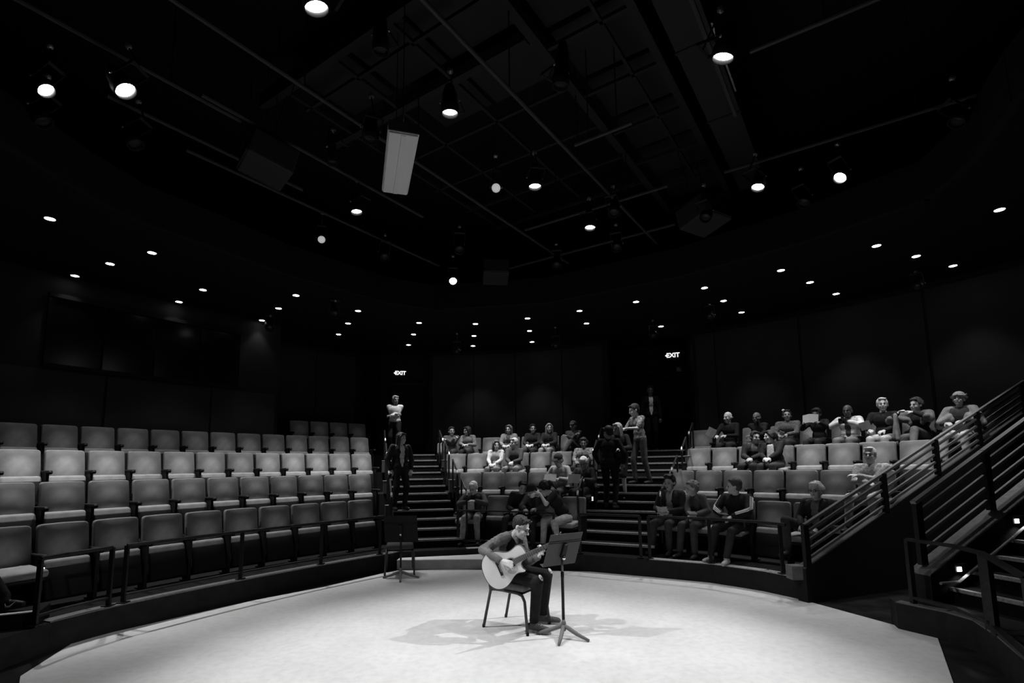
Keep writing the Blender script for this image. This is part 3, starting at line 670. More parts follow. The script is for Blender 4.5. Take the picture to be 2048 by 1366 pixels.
# short end walls beside the aisle
for k in range(1, 4):
    for base, d, off, nm in ((AL, dA, -.12, 'left of the left aisle'), (AR, dA, .1, 'right of the left aisle'), (BL, dL2, -.08, 'left of the right aisle'), (BR, dR2, .1, 'right of the right aisle')):
        n_ = V((d.y, -d.x, 0)); p = base+d*(DR*k+.06)+n_*off
        t = thing('row_end_post', 'stubby dark row end post, %s from the front, %s' % (ordn(k-1), nm), 'post', (p.x, p.y, dz(k)), -math.atan2(d.x, d.y), 'row end posts beside the aisles')
        MB().rbox((0, 0, .14), (.13, .09, .28), .008).build('post', mat('row end paint', .07, .6), t)
        MB().rbox((0, 0, .285), (.14, .10, .014), .004).build('cap', M_NOSE, t)
# aisle marker lamps on end standards
for (b, k, i, sx), lb in zip([('C', 0, 4, 1), ('C', 1, 5, 1), ('L', 0, 1, -1)], ['small bright marker lamp on the aisle end of the centre front row', 'small bright marker lamp on the aisle end of the second centre row', 'small bright marker lamp on the end of the left front row']):
    p, a = CEN[(b, k, i)]; Mz = Matrix.Rotation(R_(-a), 3, 'Z'); q = p+Mz @ V((sx*(SP/2+.0), -.325, .36 if b == 'C' else .42))
    t = thing('marker_lamp', lb, 'marker lamp', q, R_(-a), 'seat end marker lamps')
    MB().rbox((0, 0, 0), (.05, .03, .12), .008).build('housing', M_BLK, t)
    for zz in (-.03, .0, .03): MB().rbox((0, -.017, zz), (.034, .008, .016), .003).build('louvre', emat('marker glow', 1.6), t)

# ------------------------------------------------------------------ people
def rot(ax, d): return Matrix.Rotation(R_(d), 3, ax)
def ik(A, T, l1, l2, hint):
    A, T = V(A), V(T); d = T-A; L = min(d.length, (l1+l2)*.995); u = d.normalized(); T = A+u*L
    a = (l1*l1-l2*l2+L*L)/(2*L); h_ = math.sqrt(max(0, l1*l1-a*a)); n = V(hint); n = (n-u*n.dot(u)).normalized()
    return A+u*a+n*h_, T
def hand(mb, W_, d, n, side, curl=50, s=1., spread=.0):
    d = V(d).normalized(); n = V(n); n = (n-d*n.dot(d)).normalized(); t = d.cross(n)*side
    Ls = [.070, .078, .073, .058]
    kn = []
    for i in range(4):
        k = W_+(d*.085+t*((1.5-i)*.021))*s; kn.append(k); mb.cap(W_+t*((1.5-i)*.010)*s, .014*s, k, .0115*s, 8)
    mb.cap(W_+d*.03*s, .018*s, W_+d*.06*s, .017*s, 8)
    for i in range(4):
        c = curl*(1+.12*i); L = Ls[i]*s; ax = n
        d1 = (d*cos(R_(c*.5))+n*sin(R_(c*.5))+t*spread*(1.5-i)).normalized(); d2 = (d*cos(R_(c*1.35))+n*sin(R_(c*1.35))+t*spread*(1.5-i)).normalized()
        j = kn[i]+d1*L*.52; mb.cap(kn[i], .0102*s, j, .0092*s, 8); mb.cap(j, .0092*s, j+d2*L*.5, .0078*s, 8)
    b = W_+(d*.022+t*.020)*s; j = b+(d*.55+t*.62+n*.35).normalized()*.045*s; e = j+(d*.85+t*.25+n*.35).normalized()*.035*s
    mb.cap(b, .014*s, j, .011*s, 8); mb.cap(j, .011*s, e, .009*s, 8)
def headprims(mb, Hc, M, s=1., neck=None):
    T = lambda x, y, z: Hc+M @ V((x*s, y*s, z*s))
    sc = lambda *r: tuple(q*s for q in r)
    mb.ell(T(0, .015, .03), sc(.075, .094, .088), M, 16, 12); mb.ell(T(0, -.028, -.035), sc(.059, .060, .080), M, 14, 10)
    mb.ell(T(0, -.062, -.092), sc(.027, .026, .023), M); mb.cap(T(0, -.088, .005), .008*s, T(0, -.108, -.030), .0135*s, 8)
    mb.cap(T(-.028, -.080, .024), .010*s, T(.028, -.080, .024), .010*s, 8)
    mb.ell(T(-.036, -.062, -.028), sc(.022, .024, .018), M); mb.ell(T(.036, -.062, -.028), sc(.022, .024, .018), M)
    mb.cap(T(-.016, -.086, -.058), .0075*s, T(.016, -.086, -.058), .0075*s, 8)
    for sx in (-1, 1): mb.ell(T(sx*.077, .012, -.008), sc(.011, .020, .030), M @ rot('Z', sx*-20))
def facebits(t, Hc, M, s, eyes_open=True, smile=False):
    T = lambda x, y, z: Hc+M @ V((x*s, y*s, z*s)); mb = MB()
    for sx in (-1, 1): mb.ell(T(sx*.030, -.079, .001), (.0125*s, .009*s, .0065*s), M, 8, 6)
    mb.build('eyes', mat('dark eye', .02, .2), t, True)
    mb = MB()
    for sx in (-1, 1): mb.cap(T(sx*.017, -.091, .024), .0035*s, T(sx*.043, -.082, .026), .0028*s, 6)
    mb.build('eyebrows', mat('brow', .05, .8), t, True)
    mb = MB().cap(T(-.02, -.087, -.056+(.004 if smile else 0)), .0035*s, T(0, -.0935, -.059), .004*s, 6); mb.cap(T(0, -.0935, -.059), .004*s, T(.02, -.087, -.056+(.004 if smile else 0)), .0035*s, 6)
    mb.build('lips', mat('teeth', .5, .4) if smile else mat('lips', .13, .5), t, True)
def hairprims(t, Hc, M, s, style, v, vox, neckb=None):
    T = lambda x, y, z: Hc+M @ V((x*s, y*s, z*s)); sc = lambda *r: tuple(q*s for q in r); mb = MB(); rnd = random.Random(sum(map(ord, style)))
    if style == 'bald':
        for sx in (-1, 1): mb.cap(T(sx*.072, .03, .0), .014*s, T(sx*.045, .09, -.01), .016*s)
        mb.cap(T(-.045, .09, -.01), .016*s, T(.045, .09, -.01), .016*s)
    elif style in ('beanie', 'cap', 'hat'):
        mb.cap(T(-.06, .05, -.02), .025*s, T(.06, .05, -.02), .025*s); mb.ell(T(0, .04, -.01), sc(.08, .075, .07), M)
    else:
        mb.ell(T(0, .030, .048), sc(.083, .099, .087), M, 16, 12); mb.ell(T(0, .055, .0), sc(.078, .065, .075), M)
        for sx in (-1, 1): mb.ell(T(sx*.068, .012, .035), sc(.018, .045, .04), M)
        mb.cap(T(-.045, -.055, .098), .017*s, T(.045, -.058, .095), .018*s)
        if style == 'quiff':
            for x in (-.05, -.025, 0, .025, .05): mb.cap(T(x, -.01, .12), .022*s, T(x+.01, -.075, .118+.01*cos(x*60)), .014*s)
            mb.ell(T(0, .0, .11), sc(.07, .07, .03), M)
        if style == 'curly':
            for i in range(46):
                a, e = rnd.uniform(0, 2*PI), rnd.uniform(.0, 1.9)
                x, y, z = sin(e)*cos(a), sin(e)*sin(a), cos(e)
                if y < -.45 and z < .55: continue
                mb.ell(T(x*.088, .022+y*.1, .035+z*.09), sc(.022, .022, .022), M, 8, 6)
        if style in ('bob', 'long', 'longback', 'ponytail'):
            dn = {'bob': -.10, 'long': -.25, 'longback': -.24, 'ponytail': -.02}[style]
            for sx in (-1, 1):
                mb.cap(T(sx*.070, .018, .05), .030*s, T(sx*.078, .008 if style != 'longback' else .04, dn), .026*s); mb.cap(T(sx*.05, .06, .05), .04*s, T(sx*.05, .065, dn), .032*s)
                mb.cap(T(sx*.03, -.065, .095), .018*s, T(sx*.074, -.035, .03), .016*s); mb.cap(T(sx*.074, -.03, .03), .015*s, T(sx*.080, -.012, dn*.8), .018*s)
            mb.cap(T(0, .08, .04), .045*s, T(0, .08, dn), .034*s)
            if style == 'ponytail': mb.ell(T(0, .135, .02), sc(.035, .035, .045), M); mb.cap(T(0, .145, .0), .028*s, T(0, .15, -.13), .014*s)
        if style == 'bun': mb.ell(T(.0, .09, .10), sc(.045, .045, .04), M)
    mb.blob('hair', mat('hair %.2f' % v, v, .55, noise=.25, nscale=60, bump=.5), t, vox, 1)
PCOUNT = [0]
def person(label, loc, rz, top=1.25, pose='sit', lean=6, side=0, twist=0, head=(0, 0, 0), hands=None, feet=None, build=1., hair='short', hv=.05, skin=.40,
           shirt=.08, pants=.05, sleeve=1., shoes=.03, skirt=False, glasses=False, smile=False, curl=55, elbow=None, vox=.0115, extras=None, jacket=None, knees=None, stripes=False, collar=None, shirtmat=None, hipx=0, shoulders=1., handdir=None):
    t = thing('person', label, 'person', loc, rz)
    B1 = rot('Z', twist*.4) @ rot('Y', side*.5) @ rot('X', lean*.6); B2 = rot('Z', twist) @ rot('Y', side) @ rot('X', lean*1.25)
    pz = .535 if pose == 'sit' else None
    def chain(s, P):
        belly = P+B1 @ V((0, 0, .13*s)); chest = P+B1 @ V((0, 0, .20*s))+B2 @ V((0, 0, .13*s)); nb = chest+B2 @ V((0, .012, .15*s))
        Mh = rot('Z', head[0]) @ rot('X', head[1]) @ rot('Y', head[2]); Hc = nb+B2 @ V((0, -.01, .032*s))+V((0, 0, .012))+Mh @ V((0, -.018, .098*s))
        return belly, chest, nb, Mh, Hc
    if pose == 'sit':
        P = V((hipx, 0, .535)); s = 1.
        for _ in range(3):
            h0 = chain(s, P)[4].z+.135*min(s, 1.); s *= (top-.535)/(h0-.535)
        s = max(.86, min(1.12, s))
    else:
        s = top/1.74; P = V((hipx, 0, .93*s))
    hs = max(1.02, min(1.12, s*1.09)); belly, chest, nb, Mh, Hc = chain(s, P); w_ = build
    shl = [chest+B2 @ V((sx*.165*w_*shoulders, .01, .105*s)) for sx in (-1, 1)]; hips = [P+B1 @ V((sx*.085*w_, 0, -.01)) for sx in (-1, 1)]
    hands = hands or [(-.09, -.30, .66), (.09, -.30, .66)]
    if feet is None: feet = [(-.12, -.50, .09), (.12, -.47, .09)] if pose == 'sit' else [(-.10, .03, .09), (.10, -.03, .09)]
    elbow = elbow or [(-.7, .25, -.8), (.7, .25, -.8)]
    knees = knees or ([(0, -.5, 1), (0, -.5, 1)] if pose == 'sit' else [(-.1, -1, 0), (.1, -1, 0)])
    l1, l2 = .275*s, .245*s; g1, g2 = (.43*max(.95, s), .42*max(.95, s)) if pose != 'sit' else (.43, .42)
    arms = []; legs = []
    for i in (0, 1):
        E_, W_ = ik(shl[i], V(hands[i]), l1, l2, elbow[i]); arms.append((shl[i], E_, W_))
        K_, A_ = ik(hips[i], V(feet[i]), g1, g2, knees[i]); legs.append((hips[i], K_, A_))
    # --- body
    mb = MB()
    mb.ell(P+V((0, .01, 0)), (.145*w_, .105*w_, .11), B1); mb.ell(belly, (.125*w_, .092*w_, .13*s), B1); mb.ell(chest, (.145*w_, .10*w_, .16*s), B2)
    mb.cap(shl[0], .046, shl[1], .046); mb.cap(nb-B2 @ V((0, 0, .05)), .058, Hc+Mh @ V((0, .02, -.05)), .047)
    headprims(mb, Hc, Mh, hs)
    for i, (a, e, wq) in enumerate(arms):
        sd = -1 if i == 0 else 1
        mb.cap(a, .046*w_, e, .036); mb.cap(e, .037, wq, .024)
        d = (wq-e).normalized(); hd_, nn = (handdir[i] if handdir else (None, None))
        dd = V(hd_) if hd_ else (d*.8+V((-sd*.25, -.3, -.1))).normalized(); nn = V(nn) if nn else V((-sd*.35, .1, -1))
        hand(mb, wq+d*.005, dd, nn, sd, curl, 1.)
    for i, (a, k_, an) in enumerate(legs):
        mb.cap(a, .078*w_, k_, .053); mb.cap(k_, .052, an, .034); f = V((0, -1, 0)); mb.cap(an+V((0, .02, -.035)), .026, an+f*.07+V((0, 0, -.05)), .020)
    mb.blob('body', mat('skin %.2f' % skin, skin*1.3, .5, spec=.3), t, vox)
    facebits(t, Hc, Mh, hs, smile=smile)
    if glasses:
        T = lambda x, y, z: Hc+Mh @ V((x*hs, y*hs, z*hs)); g = MB()
        for sx in (-1, 1):
            g.tube([T(sx*.032+.021*cos(a), -.100, .0+.016*sin(a)) for a in [2*PI*q/12 for q in range(13)]], .0022, 6); g.tube([T(sx*.053, -.098, .004), T(sx*.078, .0, .004)], .002, 6)
        g.tube([T(-.011, -.101, .004), T(.011, -.101, .004)], .0022, 6); g.build('glasses', mat('glasses frame', .02, .2), t)
    # --- hair or hat
    hairprims(t, Hc, Mh, hs, hair, hv, .0085)
    T = lambda x, y, z: Hc+Mh @ V((x*hs, y*hs, z*hs))
    if hair == 'beanie':
        m2 = MB().ell(T(0, .018, .055), (.086*hs, .103*hs, .088*hs), Mh, 16, 12); m2.tube([T(.086*cos(a), .018+.104*sin(a), .035) for a in [2*PI*q/16 for q in range(17)]], .012, 8)
        m2.blob('beanie', mat('beanie knit', .025, .9), t, .009, 1)
    if hair == 'cap':
        m2 = MB().ell(T(0, .018, .06), (.085*hs, .102*hs, .078*hs), Mh, 16, 12); m2.ell(T(0, -.11, .055), (.065*hs, .07*hs, .010*hs), Mh @ rot('X', 12)); m2.blob('cap', mat('cap cloth', .05, .9), t, .008, 1)
    if hair == 'hat':
        m2 = MB().ell(T(0, .018, .062), (.086*hs, .10*hs, .078*hs), Mh, 16, 12); m2.ell(T(0, .01, .038), (.118*hs, .135*hs, .014*hs), Mh @ rot('X', -6)); m2.blob('hat', mat('felt hat', .30, .9), t, .009, 1)
        m3 = MB()
        for q in range(6): m3.ell(T(.085+.018*cos(q), -.02+.02*sin(q), .06+.012*cos(q*2)), .014*hs)
        m3.blob('flower', mat('hat flower', .18, .8), t, .006, 0)
    # --- top garment
    sm = shirtmat or mat('cloth %.3f' % shirt, shirt, .85, noise=.25, nscale=14, bump=.6); mb = MB()
    th = .014 if jacket is None else .012
    mb.ell(P+B1 @ V((0, .005, .03)), (.150*w_+th, .112*w_+th, .10), B1); mb.ell(belly, (.132*w_+th, .10*w_+th, .14*s), B1); mb.ell(chest, (.150*w_+th, .105*w_+th, .165*s), B2)
    mb.cap(shl[0], .054+th*.5, shl[1], .054+th*.5); mb.cap(chest, .08, nb-B2 @ V((0, 0, .035)), .06)
    def sleeves(mb, amt, ex):
        for a, e, wq in arms:
            if amt <= .5: mb.cap(a, .050*w_+ex, a.lerp(e, amt*2), .047+ex)
            else: mb.cap(a, .050*w_+ex, e, .041+ex); mb.cap(e, .042+ex, e.lerp(wq, (amt-.5)*2*.93), .031+ex)
    if sleeve > 0: sleeves(mb, sleeve if jacket is None else .5, .009)
    mb.blob('shirt', sm, t, .015)
    if jacket is not None:
        jm = mat('jacket %.3f' % jacket, jacket, .8, noise=.3, nscale=10, bump=.7); mb = MB()
        for sx in (-1, 1):
            mb.ell(P+B1 @ V((sx*.06, .01, .02)), (.10*w_+.02, .118*w_+.02, .12), B1); mb.ell(belly+B1 @ V((sx*.062, .018, 0)), (.085*w_+.02, .108*w_+.02, .15*s), B1 @ rot('Z', sx*8)); mb.ell(chest+B2 @ V((sx*.07, .016, 0)), (.088*w_+.02, .108*w_+.022, .17*s), B2 @ rot('Z', sx*8))
            i = 0 if sx < 0 else 1
            mb.cap(shl[i], .064, chest+B2 @ V((sx*.05, .03, .12*s)), .055)
            mb.cap(nb+B2 @ V((sx*.055, .03, -.02)), .022, chest+B2 @ V((sx*.055, -.105*w_, .0)), .016)
        mb.cap(nb+B2 @ V((-.05, .035, -.01)), .024, nb+B2 @ V((.05, .035, -.01)), .024)
        sleeves(mb, sleeve, .016); mb.blob('jacket', jm, t, .014)
    if collar is not None:
        mb = MB()
        for sx in (-1, 1): mb.cap(nb+B2 @ V((sx*.058, .02, .0)), .016, nb+B2 @ V((sx*.018, -.075, -.055)), .013)
        mb.cap(nb+B2 @ V((-.055, .035, .005)), .017, nb+B2 @ V((.055, .035, .005)), .017); mb.blob('collar', mat('collar %.2f' % collar, collar, .8), t, .009, 1)
    if stripes:
        mb = MB()
        for i, (a, e, wq) in enumerate(arms):
            sx = -1 if i == 0 else 1
            for q in (-1, 0, 1):
                pts = []
                for (u, v_, r0, r1, ho) in ((a, e, .071, .062, V((sx, -.35, .35))), (e, wq, .060, .048, V((sx*.5, -.5, .8)))):
                    ax = (v_-u).normalized(); o_ = (ho-ax*ho.dot(ax)).normalized(); s_ = ax.cross(o_)
                    for w2 in (.05, .3, .55, .8):
                        an_ = q*.36; pts.append(u.lerp(v_, w2)+(o_*cos(an_)+s_*sin(an_))*(r0+(r1-r0)*w2+.003))
                mb.tube(pts, .0065, 6)
        mb.build('sleeve_stripes', mat('white stripe', .75, .7), t)
    # --- trousers or skirt
    pm = mat('trouser %.3f' % pants, pants, .85, noise=.25, nscale=12, bump=.6); mb = MB()
    mb.ell(P+V((0, .01, -.01)), (.155*w_, .125*w_, .115), B1)
    for a, k_, an in legs:
        if skirt: mb.cap(a, .10*w_, a.lerp(k_, .95), .075)
        else: mb.cap(a, .090*w_, k_, .068); mb.cap(k_, .067, k_.lerp(an, .93), .052)
    if skirt: mb.cap(legs[0][0].lerp(legs[0][1], .5), .08, legs[1][0].lerp(legs[1][1], .5), .08); mb.cap(legs[0][0].lerp(legs[0][1], .9), .07, legs[1][0].lerp(legs[1][1], .9), .07)
    mb.blob('skirt' if skirt else 'trousers', pm, t, .015)
    for i, (a, k_, an) in enumerate(legs):
        tw = R_(-8 if i == 0 else 8); f = V((sin(tw), -cos(tw), 0)); mb = MB()
        mb.cap(an+V((0, .035, -.045)), .040, an+f*.07+V((0, 0, -.05)), .037); mb.cap(an+f*.07+V((0, 0, -.05)), .040, an+f*.155+V((0, 0, -.056)), .032); mb.cap(an+V((0, .01, -.03)), .043, an+V((0, .01, .02)), .045)
        mb.blob('shoe', mat('shoe %.2f' % shoes, shoes, .4), t, .010, 1)
    if extras: extras(t, dict(P=P, belly=belly, chest=chest, nb=nb, Hc=Hc, Mh=Mh, B1=B1, B2=B2, arms=arms, legs=legs, s=s, hs=hs))
    return t
def seated(b, k, a, label, off=.25, drz=0, **kw):
    p = pol(b, k*DR-off, a); p.z = dz(k)
    return person(label, p, R_(-a+drz), **kw)
def paper(t, loc, rot_, label, w_=.15, h_=.21, fold=25, v=None, grp='printed programmes held by the audience'):
    # a folded programme, held: its own top-level thing
    M = t.matrix_world if False else (Matrix.Translation(t.location) @ Matrix.Rotation(t.rotation_euler.z, 4, 'Z'))
    o = thing('programme', label, 'programme', (0, 0, 0), 0, grp); o.matrix_world = M @ Matrix.Translation(loc) @ Euler([R_(q) for q in rot_]).to_matrix().to_4x4()
    m = M_PAPER if v is None else mat('paper %.2f' % v, v, .8)
    for sx in (-1, 1): MB().rbox((0, 0, 0), (w_, .004, h_), .0015, rot('Z', sx*fold)).build('page', m, o).location = (sx*w_/2*cos(R_(fold)), sx*sx*w_/2*sin(R_(fold))*-1, 0)
    return o

# ---- front row, centre
p = seated('C', 0, 16.0, 'elderly white haired man in dark jacket reading in the centre front row', top=1.18, lean=8, head=(-12, 22, 0), hair='short', hv=.75, skin=.42, shirt=.03, jacket=.055, pants=.27, hands=[(-.10, -.27, .80), (.07, -.27, .82)], elbow=[(-1, .1, -.5), (1, .1, -.5)], feet=[(-.14, -.52, .09), (.14, -.42, .09)], glasses=True, drz=8)
paper(p, (-.02, -.33, .74), (20, 0, 0), 'white programme in the hands of the elderly front row man', .08, .17, 10, .45)
seated('C', 0, 26.0, 'person with thick dark hair in black jacket leaning right in the centre front row', top=1.2, lean=14, side=8, head=(35, 20, 8), hair='short', hv=.02, skin=.3, shirt=.02, jacket=.022, pants=.03, twist=15, hands=[(-.02, -.32, .66), (.14, -.36, .68)])
seated('C', 0, 29.9, 'young person in a dark beanie and open denim jacket in the centre front row', top=1.13, lean=22, head=(-20, 28, 0), hair='beanie', hv=.03, skin=.32, shirt=.03, jacket=.07, pants=.03, hands=[(-.04, -.46, .70), (.20, -.44, .72)], collar=.45, elbow=[(-1, 0, -.4), (1, 0, -.4)])
seated('C', 0, 36.2, 'person in black t-shirt and light jeans bending down, hand to the face', top=1.2, lean=30, side=-14, twist=-38, head=(-60, 40, -10), hair='ponytail', hv=.02, skin=.42, shirt=.02, pants=.42, sleeve=.35, hands=[(-.28, -.52, .98), (-.20, -.42, .98)], elbow=[(-.6, -.5, .2), (.3, -.9, -.8)], off=.35, drz=-8, build=1.08, feet=[(-.16, -.42, .09), (.15, -.38, .09)])
# ---- second row, centre
p = seated('C', 1, 29.8, 'person in a dark cap and pale open shirt reading in the second centre row', top=1.27, lean=10, head=(-10, 22, 5), hair='cap', hv=.05, skin=.28, shirt=.35, jacket=.42, pants=.1, hands=[(-.16, -.34, .78), (.10, -.32, .76)])
paper(p, (-.06, -.42, .78), (-35, 0, 10), 'open programme held by the person in the dark cap', .13, .17, 12, .34)
p = seated('C', 1, 34.6, 'person with short white hair and dark coat reading beside the right aisle', top=1.19, lean=8, head=(10, 24, 0), hair='short', hv=.7, skin=.16, shirt=.09, jacket=.03, pants=.03, hands=[(-.14, -.33, .76), (.14, -.33, .74)], build=1.05)
paper(p, (-.05, -.42, .76), (-20, 0, 0), 'grey programme held by the white haired person in the dark coat', .14, .19, 12, .28)
# ---- third row, centre
seated('C', 2, 14.1, 'smiling woman with a dark bob and white long sleeved top in the third centre row', top=1.2, lean=3, head=(28, 2, 3), hair='bob', hv=.10, skin=.42, shirt=.55, pants=.20, smile=True, hands=[(-.06, -.33, .64), (.08, -.33, .64)], build=.92)
seated('C', 2, 17.6, 'smiling grey haired man in dark sweater beside the woman in white', top=1.25, lean=4, head=(-25, 2, 0), hair='short', hv=.45, skin=.4, shirt=.07, pants=.20, smile=True, glasses=True, hands=[(-.02, -.34, .66), (.06, -.34, .67)], build=1.08, feet=[(-.16, -.5, .09), (.16, -.48, .09)])
M_PAT = mat('black and white patterned knit', .2, .8, noise=.95, nscale=38)
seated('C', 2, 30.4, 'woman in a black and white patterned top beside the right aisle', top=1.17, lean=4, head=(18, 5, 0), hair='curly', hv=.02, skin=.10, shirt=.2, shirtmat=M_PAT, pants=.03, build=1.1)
# ---- fourth row, centre
seated('C', 3, 4.2, 'man with dark hair and arms folded at the left end of the centre back row', top=1.17, lean=2, head=(25, 0, 0), hair='short', hv=.03, skin=.3, shirt=.12, pants=.05, hands=[(.10, -.17, .87), (-.10, -.19, .84)], elbow=[(-.45, .2, -1), (.45, .2, -1)], build=1.02)
b_ = thing('tote_bag', 'pale bag hanging beside the knees of the man with folded arms', 'bag', pol('C', 3*DR-.50, 2.5)+V((0, 0, dz(3)+.62)), R_(-4))
MB().cap((-.02, 0, .08), .06, (.02, -.02, -.12), .10).cap((.06, 0, .1), .05, (.05, 0, -.15), .06).blob('bag', mat('pale bag', .25, .7, noise=.3, nscale=9), b_, .012); MB().tube([(-.1, 0, .12), (-.06, 0, .26), (.06, 0, .26), (.1, 0, .12)], .008).build('strap', M_BLK, b_)
seated('C', 3, 7.15, 'woman in a light sweater turned left, second from the left in the centre back row', top=1.16, lean=4, head=(-40, 4, 0), hair='bob', hv=.04, skin=.28, shirt=.22, pants=.03, hands=[(-.08, -.28, .70), (.06, -.28, .70)], twist=-15)
seated('C', 3, 14.4, 'woman with long wavy hair and pale jacket behind the grey haired couple', top=1.2, lean=2, head=(-5, 2, 0), hair='long', hv=.10, skin=.32, shirt=.1, jacket=.22, pants=.05)
seated('C', 3, 18.6, 'dark haired man in glasses and black shirt looking right in the centre back row', top=1.2, lean=2, head=(25, 2, 0), hair='short', hv=.02, skin=.36, shirt=.03, pants=.04, glasses=True)
seated('C', 3, 21.5, 'woman with long blonde hair and black jacket in the centre back row', top=1.2, lean=2, head=(22, 0, 0), hair='long', hv=.32, skin=.38, shirt=.04, jacket=.03, pants=.28, build=.95)
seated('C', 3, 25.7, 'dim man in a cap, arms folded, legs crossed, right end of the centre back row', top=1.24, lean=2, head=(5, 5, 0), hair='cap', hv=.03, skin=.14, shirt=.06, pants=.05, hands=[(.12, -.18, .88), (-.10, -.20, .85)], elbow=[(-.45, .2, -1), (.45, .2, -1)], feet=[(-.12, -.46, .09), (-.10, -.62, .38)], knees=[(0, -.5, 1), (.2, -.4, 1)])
# ---- front row, right
p = seated('R', 0, 42.3, 'man in dark suit reading, nearest the right aisle in the front row', top=1.3, lean=4, head=(-4, 8, 0), hair='quiff', hv=.02, skin=.25, shirt=.30, jacket=.025, pants=.05, hands=[(-.10, -.30, .70), (.08, -.30, .70)], feet=[(-.17, -.48, .09), (.12, -.44, .09)], collar=.4, build=1.08)
paper(p, (-.01, -.36, .72), (25, 0, 0), 'white programme held by the man in the dark suit', .10, .15, 20, .5)
p = seated('R', 0, 44.6, 'woman with wavy hair and pendant leaning towards the man in the dark suit', top=1.19, lean=6, side=-8, twist=-20, head=(-45, 4, -6), hair='curly', hv=.16, skin=.34, shirt=.05, jacket=.07, pants=.05, hands=[(-.02, -.30, .66), (.10, -.30, .67)])
paper(p, (.06, -.36, .70), (60, 0, 0), 'small white leaflet on the lap of the wavy haired woman', .07, .12, 5, .6)
p = seated('R', 0, 47.9, 'man in a black track jacket with three white sleeve stripes looking left', top=1.25, lean=8, head=(-60, 2, 0), hair='short', hv=.07, skin=.38, shirt=.02, jacket=.018, pants=.03, stripes=True, hands=[(-.09, -.33, .68), (.05, -.32, .68)], elbow=[(-1, .0, -.4), (1, .0, -.4)], build=1.12, shoes=.35, collar=.25, feet=[(-.24, -.52, .09), (.05, -.60, .09)])
paper(p, (-.07, -.38, .72), (70, 0, 0), 'pale folded leaflet held by the man in the striped track jacket', .07, .10, 5, .35)
seated('R', 0, 53.7, 'older woman with curly white hair and glasses at the right end of the front row', top=1.2, lean=3, head=(0, -2, 0), hair='curly', hv=.55, skin=.32, shirt=.12, jacket=.018, pants=.03, glasses=True, hands=[(-.12, -.28, .62), (.10, -.30, .60)], curl=20, feet=[(-.22, -.50, .30), (.02, -.48, .09)], knees=[(-.6, -.4, 1), (0, -.5, 1)])
# ---- second row, right
seated('R', 1, 55.1, 'grey haired man with glasses, checked shirt and light trousers, arms crossed', top=1.24, lean=3, head=(8, -6, 0), hair='short', hv=.5, skin=.36, shirt=.2, shirtmat=mat('checked shirt', .38, .85, noise=.5, nscale=45), pants=.42, glasses=True, hands=[(.02, -.27, .72), (-.10, -.24, .82)], elbow=[(-1, .0, -.7), (1, .2, -.5)], build=1.12, feet=[(-.20, -.44, .09), (.14, -.36, .09)], collar=.2)
# ---- third row, right
seated('R', 2, 45.2, 'man in a dark hooded jacket turned to the woman with the pale scarf', top=1.18, lean=8, side=5, twist=15, head=(48, 4, 4), hair='short', hv=.02, skin=.3, shirt=.1, jacket=.025, pants=.03, glasses=True, hands=[(.0, -.32, .66), (.08, -.33, .66)], collar=.5)
def scarf(t, d):
    mb = MB(); nb, B2 = d['nb'], d['B2']; T = lambda x, y, z: nb+B2 @ V((x, y, z))
    for q in range(10):
        a = 2*PI*q/10; a2 = 2*PI*(q+1)/10
        mb.cap(T(.075*cos(a), .0+.07*sin(a), -.015-.03*(sin(a) < 0)), .028, T(.075*cos(a2), .0+.07*sin(a2), -.015-.03*(sin(a2) < 0)), .028)
    mb.cap(T(-.02, -.11, -.05), .035, T(-.04, -.165, -.30), .042); mb.cap(T(.035, -.11, -.05), .032, T(.03, -.165, -.27), .040)
    mb.blob('scarf', mat('pale scarf', .5, .9, noise=.3, nscale=30), t, .011)
seated('R', 2, 46.75, 'laughing woman with a pale scarf and dark padded coat in the third right row', top=1.17, lean=4, side=-5, head=(-38, 2, -6), hair='ponytail', hv=.03, skin=.42, shirt=.05, jacket=.018, pants=.05, smile=True, extras=scarf, hands=[(-.06, -.33, .66), (.06, -.35, .66)], build=1.05)
# ---- fourth row, right
p = seated('R', 3, 41.7, 'bald man in a black sweater holding a white sheet in the right back row', top=1.27, lean=3, head=(-22, 4, 0), hair='bald', hv=.5, skin=.44, shirt=.02, pants=.03, hands=[(-.18, -.35, .72), (.02, -.28, .72)])
paper(p, (-.26, -.42, .80), (10, 30, 20), 'white sheet held out by the bald man', .09, .20, 4, .4)
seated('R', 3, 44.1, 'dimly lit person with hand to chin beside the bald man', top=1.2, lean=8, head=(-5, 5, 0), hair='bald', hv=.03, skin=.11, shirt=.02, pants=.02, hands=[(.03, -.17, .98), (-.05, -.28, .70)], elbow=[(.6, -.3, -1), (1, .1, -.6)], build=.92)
def flower(t, d):
    Hc, Mh = d['Hc'], d['Mh']; mb = MB()
    for q in range(6): mb.ell(Hc+Mh @ V((-.06+.018*cos(q*1.05), -.0+.0, .12+.018*sin(q*1.05))), .012)
    mb.ell(Hc+Mh @ V((-.06, -.01, .12)), .01); mb.blob('hair_flower', mat('white flower', .6, .7), t, .005, 0)
p = seated('R', 3, 46.4, 'woman with a white hair flower and textured grey shawl in the right back row', top=1.2, lean=5, head=(22, -8, 0), hair='short', hv=.03, skin=.16, shirt=.11, shirtmat=mat('crochet shawl', .10, .9, noise=.6, nscale=50), pants=.03, extras=flower, build=1.12, hands=[(-.10, -.32, .68), (.08, -.33, .68)])
paper(p, (.0, -.40, .68), (35, 25, 0), 'small white slip in the hands of the woman with the hair flower', .05, .16, 5, .6)
p = seated('R', 3, 48.6, 'dark figure hidden behind an open programme in the right back row', top=1.12, lean=6, head=(0, 12, 0), hair='short', hv=.02, skin=.14, shirt=.02, pants=.03, hands=[(-.14, -.36, .88), (.14, -.36, .88)], build=.9)
